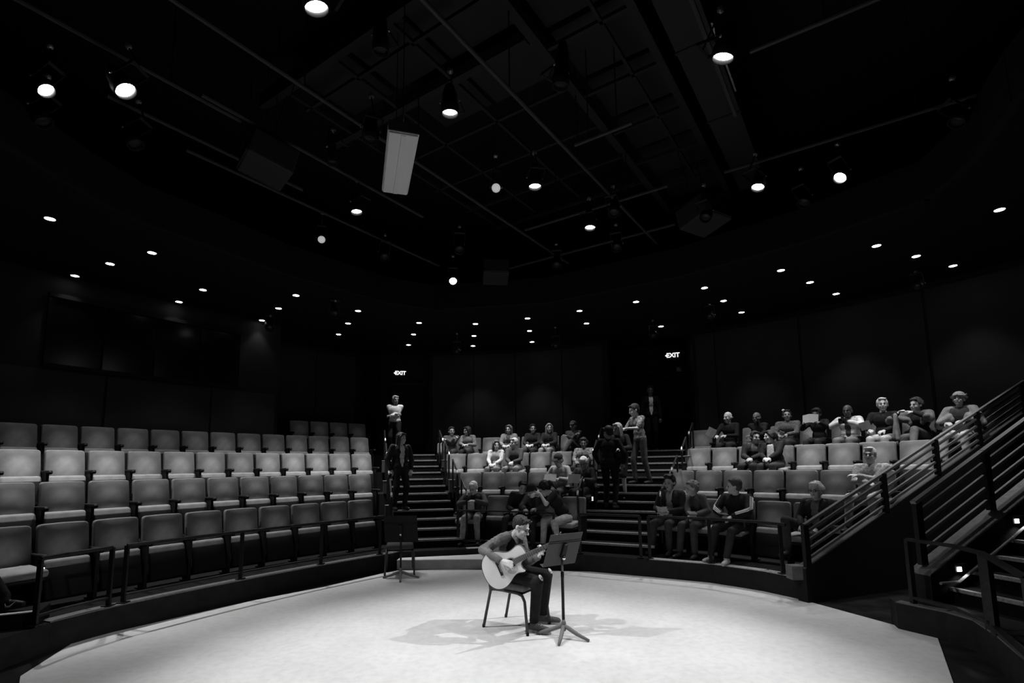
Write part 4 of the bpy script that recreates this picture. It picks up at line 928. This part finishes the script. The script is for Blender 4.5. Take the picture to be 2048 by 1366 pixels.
paper(p, (.0, -.42, .95), (-12, 0, 0), 'wide open white programme held up in the right back row', .16, .17, 28, .42)
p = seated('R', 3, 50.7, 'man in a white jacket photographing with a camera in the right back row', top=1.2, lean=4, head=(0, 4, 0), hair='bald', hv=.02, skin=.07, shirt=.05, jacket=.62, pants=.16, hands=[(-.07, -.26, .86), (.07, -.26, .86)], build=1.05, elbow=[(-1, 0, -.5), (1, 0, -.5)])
M_ = Matrix.Translation(p.location) @ Matrix.Rotation(p.rotation_euler.z, 4, 'Z')
c_ = thing('camera', 'black photo camera held by the man in the white jacket', 'camera', M=M_ @ Matrix.Translation((0, -.34, .88)))
MB().rbox((0, 0, 0), (.14, .06, .10), .012).build('camera_body', mat('black camera plastic', .02, .35), c_); MB().lathe([(.035, 0), (.038, .03), (.036, .09), (.03, .09), (.028, .075)], rot('X', 90), 16, (0, -.03, 0)).build('camera_lens', M_BLK, c_); MB().rbox((0, 0, .065), (.05, .05, .04), .01).build('viewfinder', M_BLK, c_)
p = seated('R', 3, 52.9, 'grey haired bearded man in a black sweater and light trousers in the right back row', top=1.28, lean=3, head=(22, -2, 0), hair='short', hv=.5, skin=.34, shirt=.018, pants=.42, hands=[(-.14, -.34, .68), (.10, -.33, .66)], build=1.1, twist=6)
paper(p, (-.17, -.42, .76), (15, -15, 10), 'small grey programme held by the bearded man', .085, .15, 5, .3)
def shawl(v, nm):
    def f(t, d):
        mb = MB(); P, ch, nb, B2 = d['P'], d['chest'], d['nb'], d['B2']
        for sx in (-1, 1):
            sh = ch+B2 @ V((sx*.17, .01, .10)); el = d['arms'][0 if sx < 0 else 1][1]
            mb.cap(nb+B2 @ V((sx*.05, .02, -.01)), .05, sh, .075); mb.cap(sh, .075, el+V((sx*.02, .0, -.02)), .075); mb.cap(nb+B2 @ V((sx*.06, -.03, -.02)), .03, ch+B2 @ V((sx*.09, -.11, -.06)), .035)
            mb.cap(ch+B2 @ V((sx*.11, -.07, .0)), .06, el+V((0, -.06, .02)), .05)
        mb.cap(nb+B2 @ V((-.05, .04, 0)), .04, nb+B2 @ V((.05, .04, 0)), .04); mb.ell(ch+B2 @ V((0, .07, 0)), (.17, .07, .2), B2)
        mb.blob('shawl', mat(nm, v, .9, noise=.15, nscale=12, bump=.8), t, .014)
    return f
seated('R', 3, 54.9, 'woman in a grey shawl, hands raised and legs crossed, in the right back row', top=1.21, lean=4, head=(-18, 2, 4), hair='curly', hv=.05, skin=.36, shirt=.02, pants=.09, hands=[(-.20, -.28, .96), (.02, -.24, .95)], elbow=[(-1, 0, -.6), (1, 0, -.5)], extras=shawl(.13, 'grey shawl'), build=1.08, feet=[(-.10, -.46, .09), (.10, -.70, .34)], knees=[(0, -.5, 1), (-.2, -.4, 1)], curl=25)
sh = tag(MB().cap((0, 0, .0), .035, (0, -.03, -.42), .045).cap((0, 0, -.1), .03, (.0, .07, -.40), .04).blob('hanging_scarf', mat('hanging scarf', .22, .9, noise=.3, nscale=10, bump=.5), None, .012), 'long grey scarf trailing from the raised hand of the woman in the shawl', 'scarf')
q = pol('R', 3*DR-.55, 53.95); sh.location = (q.x, q.y, dz(3)+.92)
p = seated('R', 3, 57.2, 'laughing woman in felt hat and grey shawl, right end of the back row', top=1.25, lean=2, head=(4, -10, 0), hair='hat', hv=.05, skin=.32, shirt=.05, pants=.55, smile=True, hands=[(-.12, -.30, .72), (.14, -.32, .74)], extras=shawl(.24, 'pale grey shawl'), build=1.12, feet=[(-.15, -.46, .09), (.16, -.46, .09)], curl=30)
# ---- standing
person('smiling woman in white blouse, arms folded, at the top of the left aisle', (-3.12, 13.85, dz(4)), R_(8), 1.62, 'stand', head=(28, 4, 0), hair='short', hv=.30, skin=.14, shirt=.62, pants=.02, hands=[(.08, -.20, 1.06), (-.08, -.22, 1.02)], elbow=[(-.35, .5, -1), (.35, .5, -1)], collar=.6, lean=2)
person('smiling woman with dark hair in a black suit standing on the left aisle stairs', (-2.36, 11.0, D0+.1523*4), R_(38), 1.66, 'stand', head=(22, 2, 3), hair='longback', hv=.03, skin=.36, shirt=.55, jacket=.02, pants=.015, smile=True, hands=[(-.22, -.02, .84), (.22, -.08, .84)], lean=3, collar=.5, build=1.05, elbow=[(-1, .6, 0), (1, .6, 0)])
person('dark figure in black seen from behind on the right aisle stairs', (1.93, 10.55, D0+.1523*4), R_(150), 1.72, 'stand', head=(60, 10, 0), hair='short', hv=.015, skin=.12, shirt=.006, pants=.006, hands=[(-.25, -.1, .9), (.25, -.1, .9)], build=1.1)
person('woman with long blonde hair and bare legs on the right aisle stairs', (2.26, 11.1, D0+.1523*5), R_(-30), 1.66, 'stand', head=(-20, 8, 0), hair='long', hv=.30, skin=.26, shirt=.02, jacket=.02, pants=.02, skirt=True, hands=[(-.08, -.28, 1.05), (.12, -.28, 1.05)])
M_FLOR = mat('dark floral print', .20, .8, noise=.97, nscale=22)
p = person('bearded man in floral shirt and jeans standing on the right aisle stairs', (2.76, 11.35, D0+.1523*7), R_(-62), 1.80, 'stand', lean=8, head=(-22, 18, 0), hair='short', hv=.03, skin=.34, shirt=.1, shirtmat=M_FLOR, sleeve=.4, pants=.06, hands=[(-.12, -.46, 1.18), (.10, -.46, 1.18)], elbow=[(-.5, .5, -1), (.5, .5, -1)], curl=35, feet=[(-.10, -.08, .09), (.10, .14, .09)])
paper(p, (0, -.60, 1.20), (80, 0, 0), 'white booklet in the hands of the man in the floral shirt', .07, .12, 4, .5)
person('man in a dark suit and white shirt standing in the doorway above the right aisle', (3.70, 13.9, dz(4)), R_(-5), 1.80, 'stand', head=(0, 0, 0), hair='short', hv=.04, skin=.10, shirt=.9, jacket=.015, pants=.015, hands=[(-.25, -.02, .85), (.25, -.05, .85)])
# ---- cropped person at the far left
p = person('person in black at the far left edge, white tick on the sneaker', (-5.66, 5.2, D0), R_(85), 1.2, 'sit', lean=4, head=(0, 0, 0), hair='cap', hv=.02, skin=.05, shirt=.008, jacket=.008, pants=.008, hands=[(-.1, -.3, .66), (.1, -.3, .66)], feet=[(-.12, -.50, .26), (.16, -.68, .26)], shoes=.015)

# ------------------------------------------------------------------ left corner step with the sneaker's tick
t = thing('aisle_step', 'low dark step with a bright worn edge at the far left', 'step', (-4.93, 5.33, D0), R_(28))
MB().rbox((0, 0, .07), (.50, .40, .14), .008).build('step', M_CARP, t)
MB().rbox((0, -.19, .146), (.50, .05, .012), .004).build('nosing', mat('worn nosing', .55, .5), t)
tk = MB(); pts = [(-.055, .006), (-.04, -.016), (.0, -.012), (.075, .03), (.0, -.028), (-.05, -.032)]
vs = [(x, 0, z) for x, z in pts]+[(x, -.004, z) for x, z in pts]; tk.add(vs, [(0, 1, 5), (1, 2, 4, 5), (2, 3, 4), (6, 11, 7), (7, 11, 10, 8), (8, 10, 9)]+[(i, 6+i, 6+(i+1) % 6, (i+1) % 6) for i in range(6)])
q = [o for o in bpy.data.objects if o.parent == p and o.name.startswith('shoe')][-1]
tk.v = [(a, b, c) for a, b, c in tk.v]
tko = tk.build('tick_mark', mat('white tick', .8, .5), q); tko.location = (.16-.040, -.765, .215); tko.rotation_euler = (0, 0, R_(-98))

# ------------------------------------------------------------------ chairs and music stands
M_TUBE = mat('grey chair tube', .07, .4, metal=.2); M_CUSH = mat('chair cushion', .16, .85, noise=.2, nscale=30)
def stack_chair(label, loc, rz, cush=M_CUSH, cl=1):
    t = thing('stacking_chair', label, 'chair', loc, rz)
    MB().rbox((0, 0, .455), (.44, .44, .085), .04, None, 3).build('seat', cush, t, True)
    MB().rbox((0, 0, 0), (.41, .40, .02), .008).build('seat_pan', M_BLK, t).location = (0, 0, .405)
    for sx in (-1, 1):
        x = sx*.215
        MB().tube([(x*.95, .20, .42), (x, -.14, .405), (x, -.20, .385), (x*1.04, -.235, .33), (x*1.08, -.27, .01)], .016, 8).build('leg', M_TUBE, t, True)
        MB().tube([(x*1.02, .30, .01), (x*.98, .21, .40), (x*.94, .25, .62), (x*.9, .29, .82)], .016, 8).build('leg', M_TUBE, t, True)
        for yy, xx in ((-.27, x*1.08), (.30, x*1.02)): MB().lathe([(.016, 0), (.017, .02), (.014, .035)], None, 10, (xx, yy, 0)).build('foot_cap', M_BLK, t)
    MB().tube([(-.19, .20, .40), (.19, .20, .40)], .010, 8).build('stretcher', M_TUBE, t)
    MB().tube([(-.1, -.12, .40), (-.1, -.12, .365), (-.02, -.12, .365), (-.02, -.12, .40)], .004, 6).build('hook', M_TUBE, t)
    MB().rbox((0, 0, 0), (.40, .055, .34), .03, rot('X', -12), 3).build('backrest', cush, t, True).location = (0, .265, .68)
    return t
stack_chair('grey padded stacking chair under the guitarist in the middle of the stage', (.03, 6.0, .013), R_(57))
stack_chair('padded stacking chair behind the black music stand at the left rear of the stage', (-1.90, 8.95, .013), R_(12), mat('dark chair cushion', .07, .85))
def music_stand(label, loc, rz, h_, tilt, wd=.50, hd=.33, v=.045, feet=(0, 120, 240)):
    t = thing('music_stand', label, 'music stand', loc, rz)
    md = mat('music stand paint %.3f' % v, v, .42)
    for a in feet:
        d = V((cos(R_(a)), sin(R_(a)), 0)); MB().tube([V((0, 0, .11)), d*.05+V((0, 0, .095)), d*.16+V((0, 0, .05)), d*.29+V((0, 0, .012))], [.022, .022, .020, .014], 8).build('leg', mat('cast base', .16, .45), t, True)
    MB().lathe([(.022, .06), (.026, .08), (.026, .14), (.016, .17)], n=12).build('hub', mat('cast base', .16, .45), t, True)
    MB().tube([(0, 0, .1), (0, 0, .62)], .016, 10).build('pole', mat('black pole', .02, .3), t, True)
    MB().tube([(0, 0, .60), (0, 0, h_)], .0125, 10).build('inner_pole', mat('inner pole', .1, .25, metal=.5), t, True)
    MB().lathe([(.016, .58), (.018, .6), (.018, .64), (.013, .65)], n=12).build('clutch', M_BLK, t, True)
    Mt = rot('X', tilt); c = V((0, 0, h_))
    mb = MB()
    T = lambda x, y, z: c+Mt @ V((x, y, z))
    # desk: front towards +Y (player), three rolled ribs and a lip
    mb.box(T(0, 0, .055), (wd, .004, hd), Mt)
    mb.build('desk', md, t); 
    MB().box(T(0, .027, .055-hd/2), (wd, .055, .004), Mt).build('lip', md, t)
    m2 = MB()
    for zz in (.135, .155): m2.box(T(0, -.004, zz), (wd*.995, .008, .006), Mt)
    m2.build('rib', md, t)
    MB().rbox(T(0, -.02, .05), (.055, .035, .16), .008, Mt).build('bracket', M_BLK, t)
    MB().ell(T(0, -.045, -.02), (.022, .018, .022), Mt).build('knob', M_CHROME, t, True)
    return t
music_stand('black music stand in front of the guitarist, seen from behind', (.50, 5.615, .013), R_(32), .825, 24, wd=.42, hd=.37, v=.075, feet=(-137, -68, 129))
music_stand('black music stand alone at the left rear of the stage', (-1.80, 8.55, .013), R_(-4), .72, 14, v=.010, wd=.54, hd=.44, feet=(-75, 10, 175))

# ------------------------------------------------------------------ guitarist (joints laid out in world space)
G = thing('person', 'young man in glasses, denim jacket and ripped black jeans bent over the guitar', 'person', (0, 6.0, .013)); G0 = V((0, 6.0, .013))
g = lambda x, y, z: V((x, y, z))-G0
F = V((.84, -.54, 0)); Lf = V((.54, .84, 0))    # facing and his left
P = g(-.05, 6.04, .575)
hips = [P-Lf*.085, P+Lf*.085]
kn = [g(.24, 5.665, .555), g(.36, 5.99, .56)]; an = [g(.205, 5.80, .105), g(.32, 6.10, .105)]
belly = P+V((-.03, .02, .14)); chest = g(-.055, 6.0, .885); nb = g(.0, 5.93, 1.02)
sh_ = [g(-.125, 5.83, .975), g(.085, 6.10, .955)]
el = [g(-.335, 5.775, .865), g(.14, 5.985, .69)]; wr = [g(-.135, 5.60, .775), g(.265, 5.74, .795)]
Hc = g(.083, 5.85, 1.085)
fw = V((.80, -.46, -.42)).normalized(); upv = V((.42, -.10, .85)); bk = -fw; lx = upv.cross(fw)*1.; upv = fw.cross(lx).normalized()*1
lx = bk.cross(upv).normalized(); Mh = Matrix((lx, bk, bk.cross(lx)*-1)).transposed()
if (Mh @ V((0, 0, 1))).z < 0: Mh = Matrix((-lx, bk, bk.cross(lx))).transposed()
if Mh.determinant() < 0: Mh = Matrix((-Mh.col[0], Mh.col[1], Mh.col[2])).transposed()
Bp = Matrix((Lf, -F, V((0, 0, 1)))).transposed()
Bc = Bp @ rot('X', 25)
mb = MB(); mb.ell(P, (.14, .10, .11), Bp); mb.ell(belly, (.115, .085, .14), Bp @ rot('X', 8)); mb.ell(chest, (.145, .095, .15), Bc)
mb.cap(sh_[0], .045, sh_[1], .045); mb.cap(nb-V((.0, 0, .05)), .055, Hc+Mh @ V((0, .02, -.05)), .047); mb.cap(chest, .09, nb-V((0, 0, .03)), .05)
headprims(mb, Hc, Mh, .97)
for i in (0, 1): mb.cap(sh_[i], .045, el[i], .036); mb.cap(el[i], .037, wr[i], .024)
for i in (0, 1):
    mb.cap(hips[i], .075, kn[i], .058); mb.cap(kn[i]-V((0, 0, .01)), .056, an[i], .034); mb.cap(an[i]+V((0, 0, -.04)), .026, an[i]+(F if i == 0 else V((.95, -.25, 0)))*.07+V((0, 0, -.05)), .02)
# right hand strumming over the sound hole, left hand on the neck
mb2 = mb
hand(mb, wr[0], V((.82, -.18, -.22)), V((.2, .75, -.65)), -1, 45, 1., .10)
# guitar frame
gx = V((.885, -.02, .405)).normalized(); gn = V((.14, -.95, .20)); gn = (gn-gx*gn.dot(gx)).normalized(); gy = gn.cross(gx)   # gx: butt to head, gn: out of the top
fret = g(.355, 5.63, .925)
nk0 = V((-.075+.0, 5.625, .735))-G0
hand(mb, wr[1]+V((.012, .015, .03)), V((.25, -.50, .55)), V((-.25, -.55, .2)), 1, 62, 1., .05)
mb.blob('body', mat('guitarist skin', .55, .5), G, .0075)
facebits(G, Hc, Mh, .97)
T = lambda x, y, z: Hc+Mh @ V((x*.97, y*.97, z*.97)); gl = MB()
for sx in (-1, 1):
    gl.tube([T(sx*.033+.022*cos(a), -.102, .0+.018*sin(a)) for a in [2*PI*q/14 for q in range(15)]], .0024, 6); gl.tube([T(sx*.055, -.10, .004), T(sx*.079, .0, .004)], .0022, 6)
gl.tube([T(-.011, -.103, .004), T(.011, -.103, .004)], .0022, 6); gl.build('glasses', mat('glasses frame', .02, .2), G)
hb = MB(); hb.ell(T(0, .032, .052), (.082, .096, .082), Mh, 16, 12); hb.ell(T(0, .055, .01), (.072, .060, .06), Mh)
rn = random.Random(5)
for i in range(40):
    a = rn.uniform(-1, 1); b_ = rn.uniform(-.085, .06)
    p0 = T(a*.055, b_*.75, .108-abs(a)*.02+min(0, b_)*.12); hb.cap(p0, .015, p0+Mh @ V((a*.012+rn.uniform(-.01, .01), -.018, .016+rn.uniform(0, .014))), .006, 6)
hb.blob('hair', mat('guitarist hair', .035, .45, noise=.3, nscale=80, bump=.5), G, .0065, 1)
# clothes
mb = MB(); mb.ell(chest+F*.02, (.145, .105, .17), Bc); mb.ell(belly+F*.01, (.13, .10, .16), Bp @ rot('X', 8)); mb.cap(chest, .09, nb-V((0, 0, .045))+F*.01, .055)
mb.blob('shirt', mat('black shirt', .015, .9), G, .011)
mb = MB()
for i, sx in ((0, -1), (1, 1)):
    mb.ell(P+Lf*sx*.07-F*.012+V((0, 0, .05)), (.10, .115, .12), Bp); mb.ell(belly+Lf*sx*.06-F*.02, (.085, .105, .15), Bp @ rot('X', 8)); mb.ell(chest+Lf*sx*.065-F*.018, (.095, .105, .165), Bc)
    mb.cap(sh_[i], .062, nb+Lf*sx*.03-F*.03-V((0, 0, .04)), .05); mb.cap(sh_[i], .060, el[i], .052); mb.cap(el[i], .053, el[i].lerp(wr[i], .84), .038)
    mb.ell(el[i].lerp(sh_[i], .25), (.058, .058, .045)); mb.ell(el[i].lerp(wr[i], .35), (.05, .05, .05)); mb.cap(el[i].lerp(wr[i], .84), .040, el[i].lerp(wr[i], .92), .039)
    mb.cap(nb+Lf*sx*.05-F*.03, .020, chest+Lf*sx*.055+F*.11+V((0, 0, .01)), .016)
mb.cap(nb-Lf*.05-F*.035, .023, nb+Lf*.05-F*.035, .023)
for i in (0, 1):      # creases running round the sleeves
    for a_, b2, rr_ in ((sh_[i], el[i], .057), (el[i], wr[i], .046)):
        ax_ = (b2-a_).normalized()
        for q_ in range(5):
            c_ = a_.lerp(b2, .16+.17*q_); e1 = ax_.cross(V((.2*q_, 1, .3))).normalized(); e2 = ax_.cross(e1)
            for u_ in range(7):
                t0_, t1_ = u_*.55+q_, (u_+1)*.55+q_; w0 = c_+(e1*cos(t0_)+e2*sin(t0_))*(rr_-.006*q_*(rr_ < .05))+ax_*.018*sin(t0_*1.5); w1 = c_+(e1*cos(t1_)+e2*sin(t1_))*(rr_-.006*q_*(rr_ < .05))+ax_*.018*sin(t1_*1.5)
                mb.cap(w0, .0075, w1, .0075, 6)
mb.blob('jacket', mat('denim jacket', .12, .8, noise=.5, nscale=9, bump=.8), G, .008, 1)
mb = MB()
for i, sx in ((0, -1), (1, 1)): mb.cap(nb+Lf*sx*.045+F*.01, .014, nb+Lf*sx*.05+F*.085-V((0, 0, .10)), .018); mb.cap(nb+Lf*sx*.05+F*.085-V((0, 0, .10)), .018, nb+Lf*sx*.055+F*.075-V((0, 0, .05)), .02)
mb.blob('collar', mat('jacket collar', .14, .8), G, .008, 1)
for i in (0, 1):
    mb = MB(); mb.cap(hips[i], .09, kn[i]-V((0, 0, .01)), .069); mb.cap(kn[i]-V((0, 0, .012)), .066, an[i]+V((0, 0, .02)), .052); mb.ell(P+V((0, 0, -.01)), (.14, .12, .11), Bp)
    for q in (.3, .5, .72, .88): mb.ell(kn[i].lerp(an[i], q)+F*.004*(-1)**int(q*10), (.058-.008*q, .058-.008*q, .02))
    mb.blob('trousers', mat('black denim', .016, .8, noise=.3, nscale=14, bump=.6), G, .0095)
    d = (F*.8+V((0, 0, .6))).normalized(); Mk = d.to_track_quat('Z', 'Y').to_matrix()
    kc = kn[i]+F*.045+V((0, 0, .040)); MB().ell(kc, (.024, .036, .014), Mk).build('knee_skin', mat('guitarist skin', .55, .5), G, True)
    MB().tube([kc+Mk @ V((-.022, -.010, .010)), kc+Mk @ V((0, -.010, .0155)), kc+Mk @ V((.022, -.010, .010))], .0018, 6).build('torn_thread', mat('black denim', .016, .8), G)
    Fs = (F if i == 0 else V((.95, -.25, 0))).normalized(); sh2 = MB()
    a0 = an[i]-V((0, 0, .045)); sh2.cap(a0-Fs*.05, .040, a0+Fs*.06, .040); sh2.cap(a0+Fs*.06-V((0, 0, .006)), .041, a0+Fs*.165-V((0, 0, .012)), .034); sh2.cap(a0+V((0, 0, .02)), .045, a0+V((0, 0, .065)), .043)
    so = sh2.blob('shoe', mat('suede shoe', .10, .8, noise=.2, nscale=30), G, .0075, 1)
    s3 = MB().cap(a0-Fs*.05-V((0, 0, .034)), .020, a0+Fs*.168-V((0, 0, .036)), .019)
    pr = [a0+Fs*q+V((-Fs.y, Fs.x, 0))*w_ for q, w_ in [(-.09, .0), (-.075, .028), (.05, .033), (.14, .036), (.19, .022), (.205, 0), (.19, -.022), (.14, -.036), (.05, -.033), (-.075, -.028)]]
    MB().prism([(q.x, q.y) for q in pr], .0, .022).build('sole', mat('pale sole', .45, .7), so)
    l_ = MB()
    for q in (.04, .065, .09): l_.tube([a0+Fs*q+V((-Fs.y, Fs.x, 0))*w_+V((0, 0, .036-.1*(q-.04))) for w_ in (-.022, 0, .022)], .003, 6)
    l_.build('laces', mat('pale lace', .5, .8), so)

# ------------------------------------------------------------------ guitar
C_ = V((-.155, 5.65, .690))     # centre of the bridge area on the top plate
Mg = Matrix((gx, gy, gn)).transposed(); M4 = Matrix.Translation(C_) @ Mg.to_4x4()
GT = thing('acoustic_guitar', 'pale cutaway acoustic guitar on the seated man\'s thigh', 'guitar', M=M4)
# outline: x along the body (0 = bridge), y across; +y is the upper side (towards the player's chest)
up_ = [(-.175, 0), (-.172, .06), (-.155, .12), (-.115, .172), (-.06, .197), (0, .195), (.06, .168), (.115, .132), (.16, .118), (.205, .125), (.25, .142), (.285, .140), (.31, .11), (.32, .06), (.322, .03)]
lo_ = [(.322, -.03), (.26, -.032), (.235, -.045), (.222, -.07), (.228, -.10), (.244, -.118), (.246, -.132), (.232, -.140), (.20, -.132), (.16, -.120), (.115, -.132), (.06, -.168), (0, -.195), (-.06, -.197), (-.115, -.172), (-.155, -.12), (-.172, -.06)]
def smooth_poly(p, it=2):
    for _ in range(it):
        q = []
        for i in range(len(p)):
            a, b = p[i], p[(i+1) % len(p)]; q += [(a[0]*.75+b[0]*.25, a[1]*.75+b[1]*.25), (a[0]*.25+b[0]*.75, a[1]*.25+b[1]*.75)]
        p = q
    return p
ol = smooth_poly(up_+lo_, 2)
hole = [(.135+.05*cos(2*PI*q/32), .05*sin(2*PI*q/32)) for q in range(32)]
# shell sides + back
MB().prism(ol, -.10, -.004).build('sides', mat('guitar side wood', .30, .35, noise=.2, nscale=6, coat=.3), GT)
top_m = mat('spruce top', .86, .35, noise=.05, nscale=5, coat=.3)
MB().prism(ol, -.004, .0).build('top_plate', top_m, GT)
bi = MB(); n_ = len(ol)
for i in range(n_):
    a, b = ol[i], ol[(i+1) % n_]; bi.v += [(a[0], a[1], .0008)]
bi = MB().tube([(a[0], a[1], .0) for a in ol]+[(ol[0][0], ol[0][1], 0)], .003, 6); bi.build('binding', mat('dark binding', .05, .4), GT)
MB().lathe([(.048, .0006), (.048, .0012), (.001, .0012)], None, 32, (.135, 0, 0)).build('sound_hole', mat('sound hole dark', .01, .9), GT)
ro = MB(); ro.tube([(.135+.056*cos(2*PI*q/32), .056*sin(2*PI*q/32), .001) for q in range(33)], .0018, 4); ro.build('rosette', mat('rosette', .12, .5), GT)
MB().rbox((0, 0, .006), (.028, .15, .011), .004).build('bridge', mat('bridge wood', .035, .5), GT)
MB().box((.008, 0, .013), (.003, .075, .005)).build('saddle', mat('bone', .8, .5), GT)
pg = smooth_poly([(.09, -.045), (.17, -.04), (.185, -.075), (.14, -.115), (.085, -.10), (.06, -.06)], 2); MB().prism(pg, .0004, .0022).build('pickguard', mat('pickguard', .55, .15), GT)
MB().prism([(.155, -.029), (.60, -.022), (.60, .022), (.155, .029)], .004, .011).build('fretboard', mat('fretboard wood', .10, .5), GT)
MB().prism([(.30, -.028), (.60, -.021), (.60, .021), (.30, .028)], -.016, .004).build('neck', mat('neck wood', .35, .4), GT)
for q in range(1, 20):
    x = .60-.645*(1-2**(-q/12.)); wx = .022+(.60-x)*.016; MB().box((x, 0, .0118), (.0022, wx*2, .002)).build('fret', mat('fret wire', .8, .3, metal=.6), GT)
for q in range(6):
    y = (q-2.5)*.0075; MB().tube([(.008, y*1.35, .0155), (.60, y, .0135)], .0007+.00012*q, 4).build('string', mat('string', .8, .3, metal=.7), GT)
MB().box((.602, 0, .008), (.005, .044, .014)).build('nut', mat('bone', .8, .5), GT)
MB().prism([(.60, -.022), (.63, -.034), (.79, -.037), (.79, .037), (.63, .034), (.60, .022)], -.016, .001).build('headstock', mat('headstock', .05, .3), GT)
for q in range(3):
    for sy in (-1, 1): MB().tube([(.65+q*.045, sy*.03, -.007), (.65+q*.045, sy*.055, -.007)], .005, 6).ell((.65+q*.045, sy*.06, -.007), (.009, .006, .006)).build('tuning_peg', M_CHROME, GT)
MB().ell((-.178, 0, -.05), (.008, .008, .008)).build('strap_button', M_CHROME, GT)
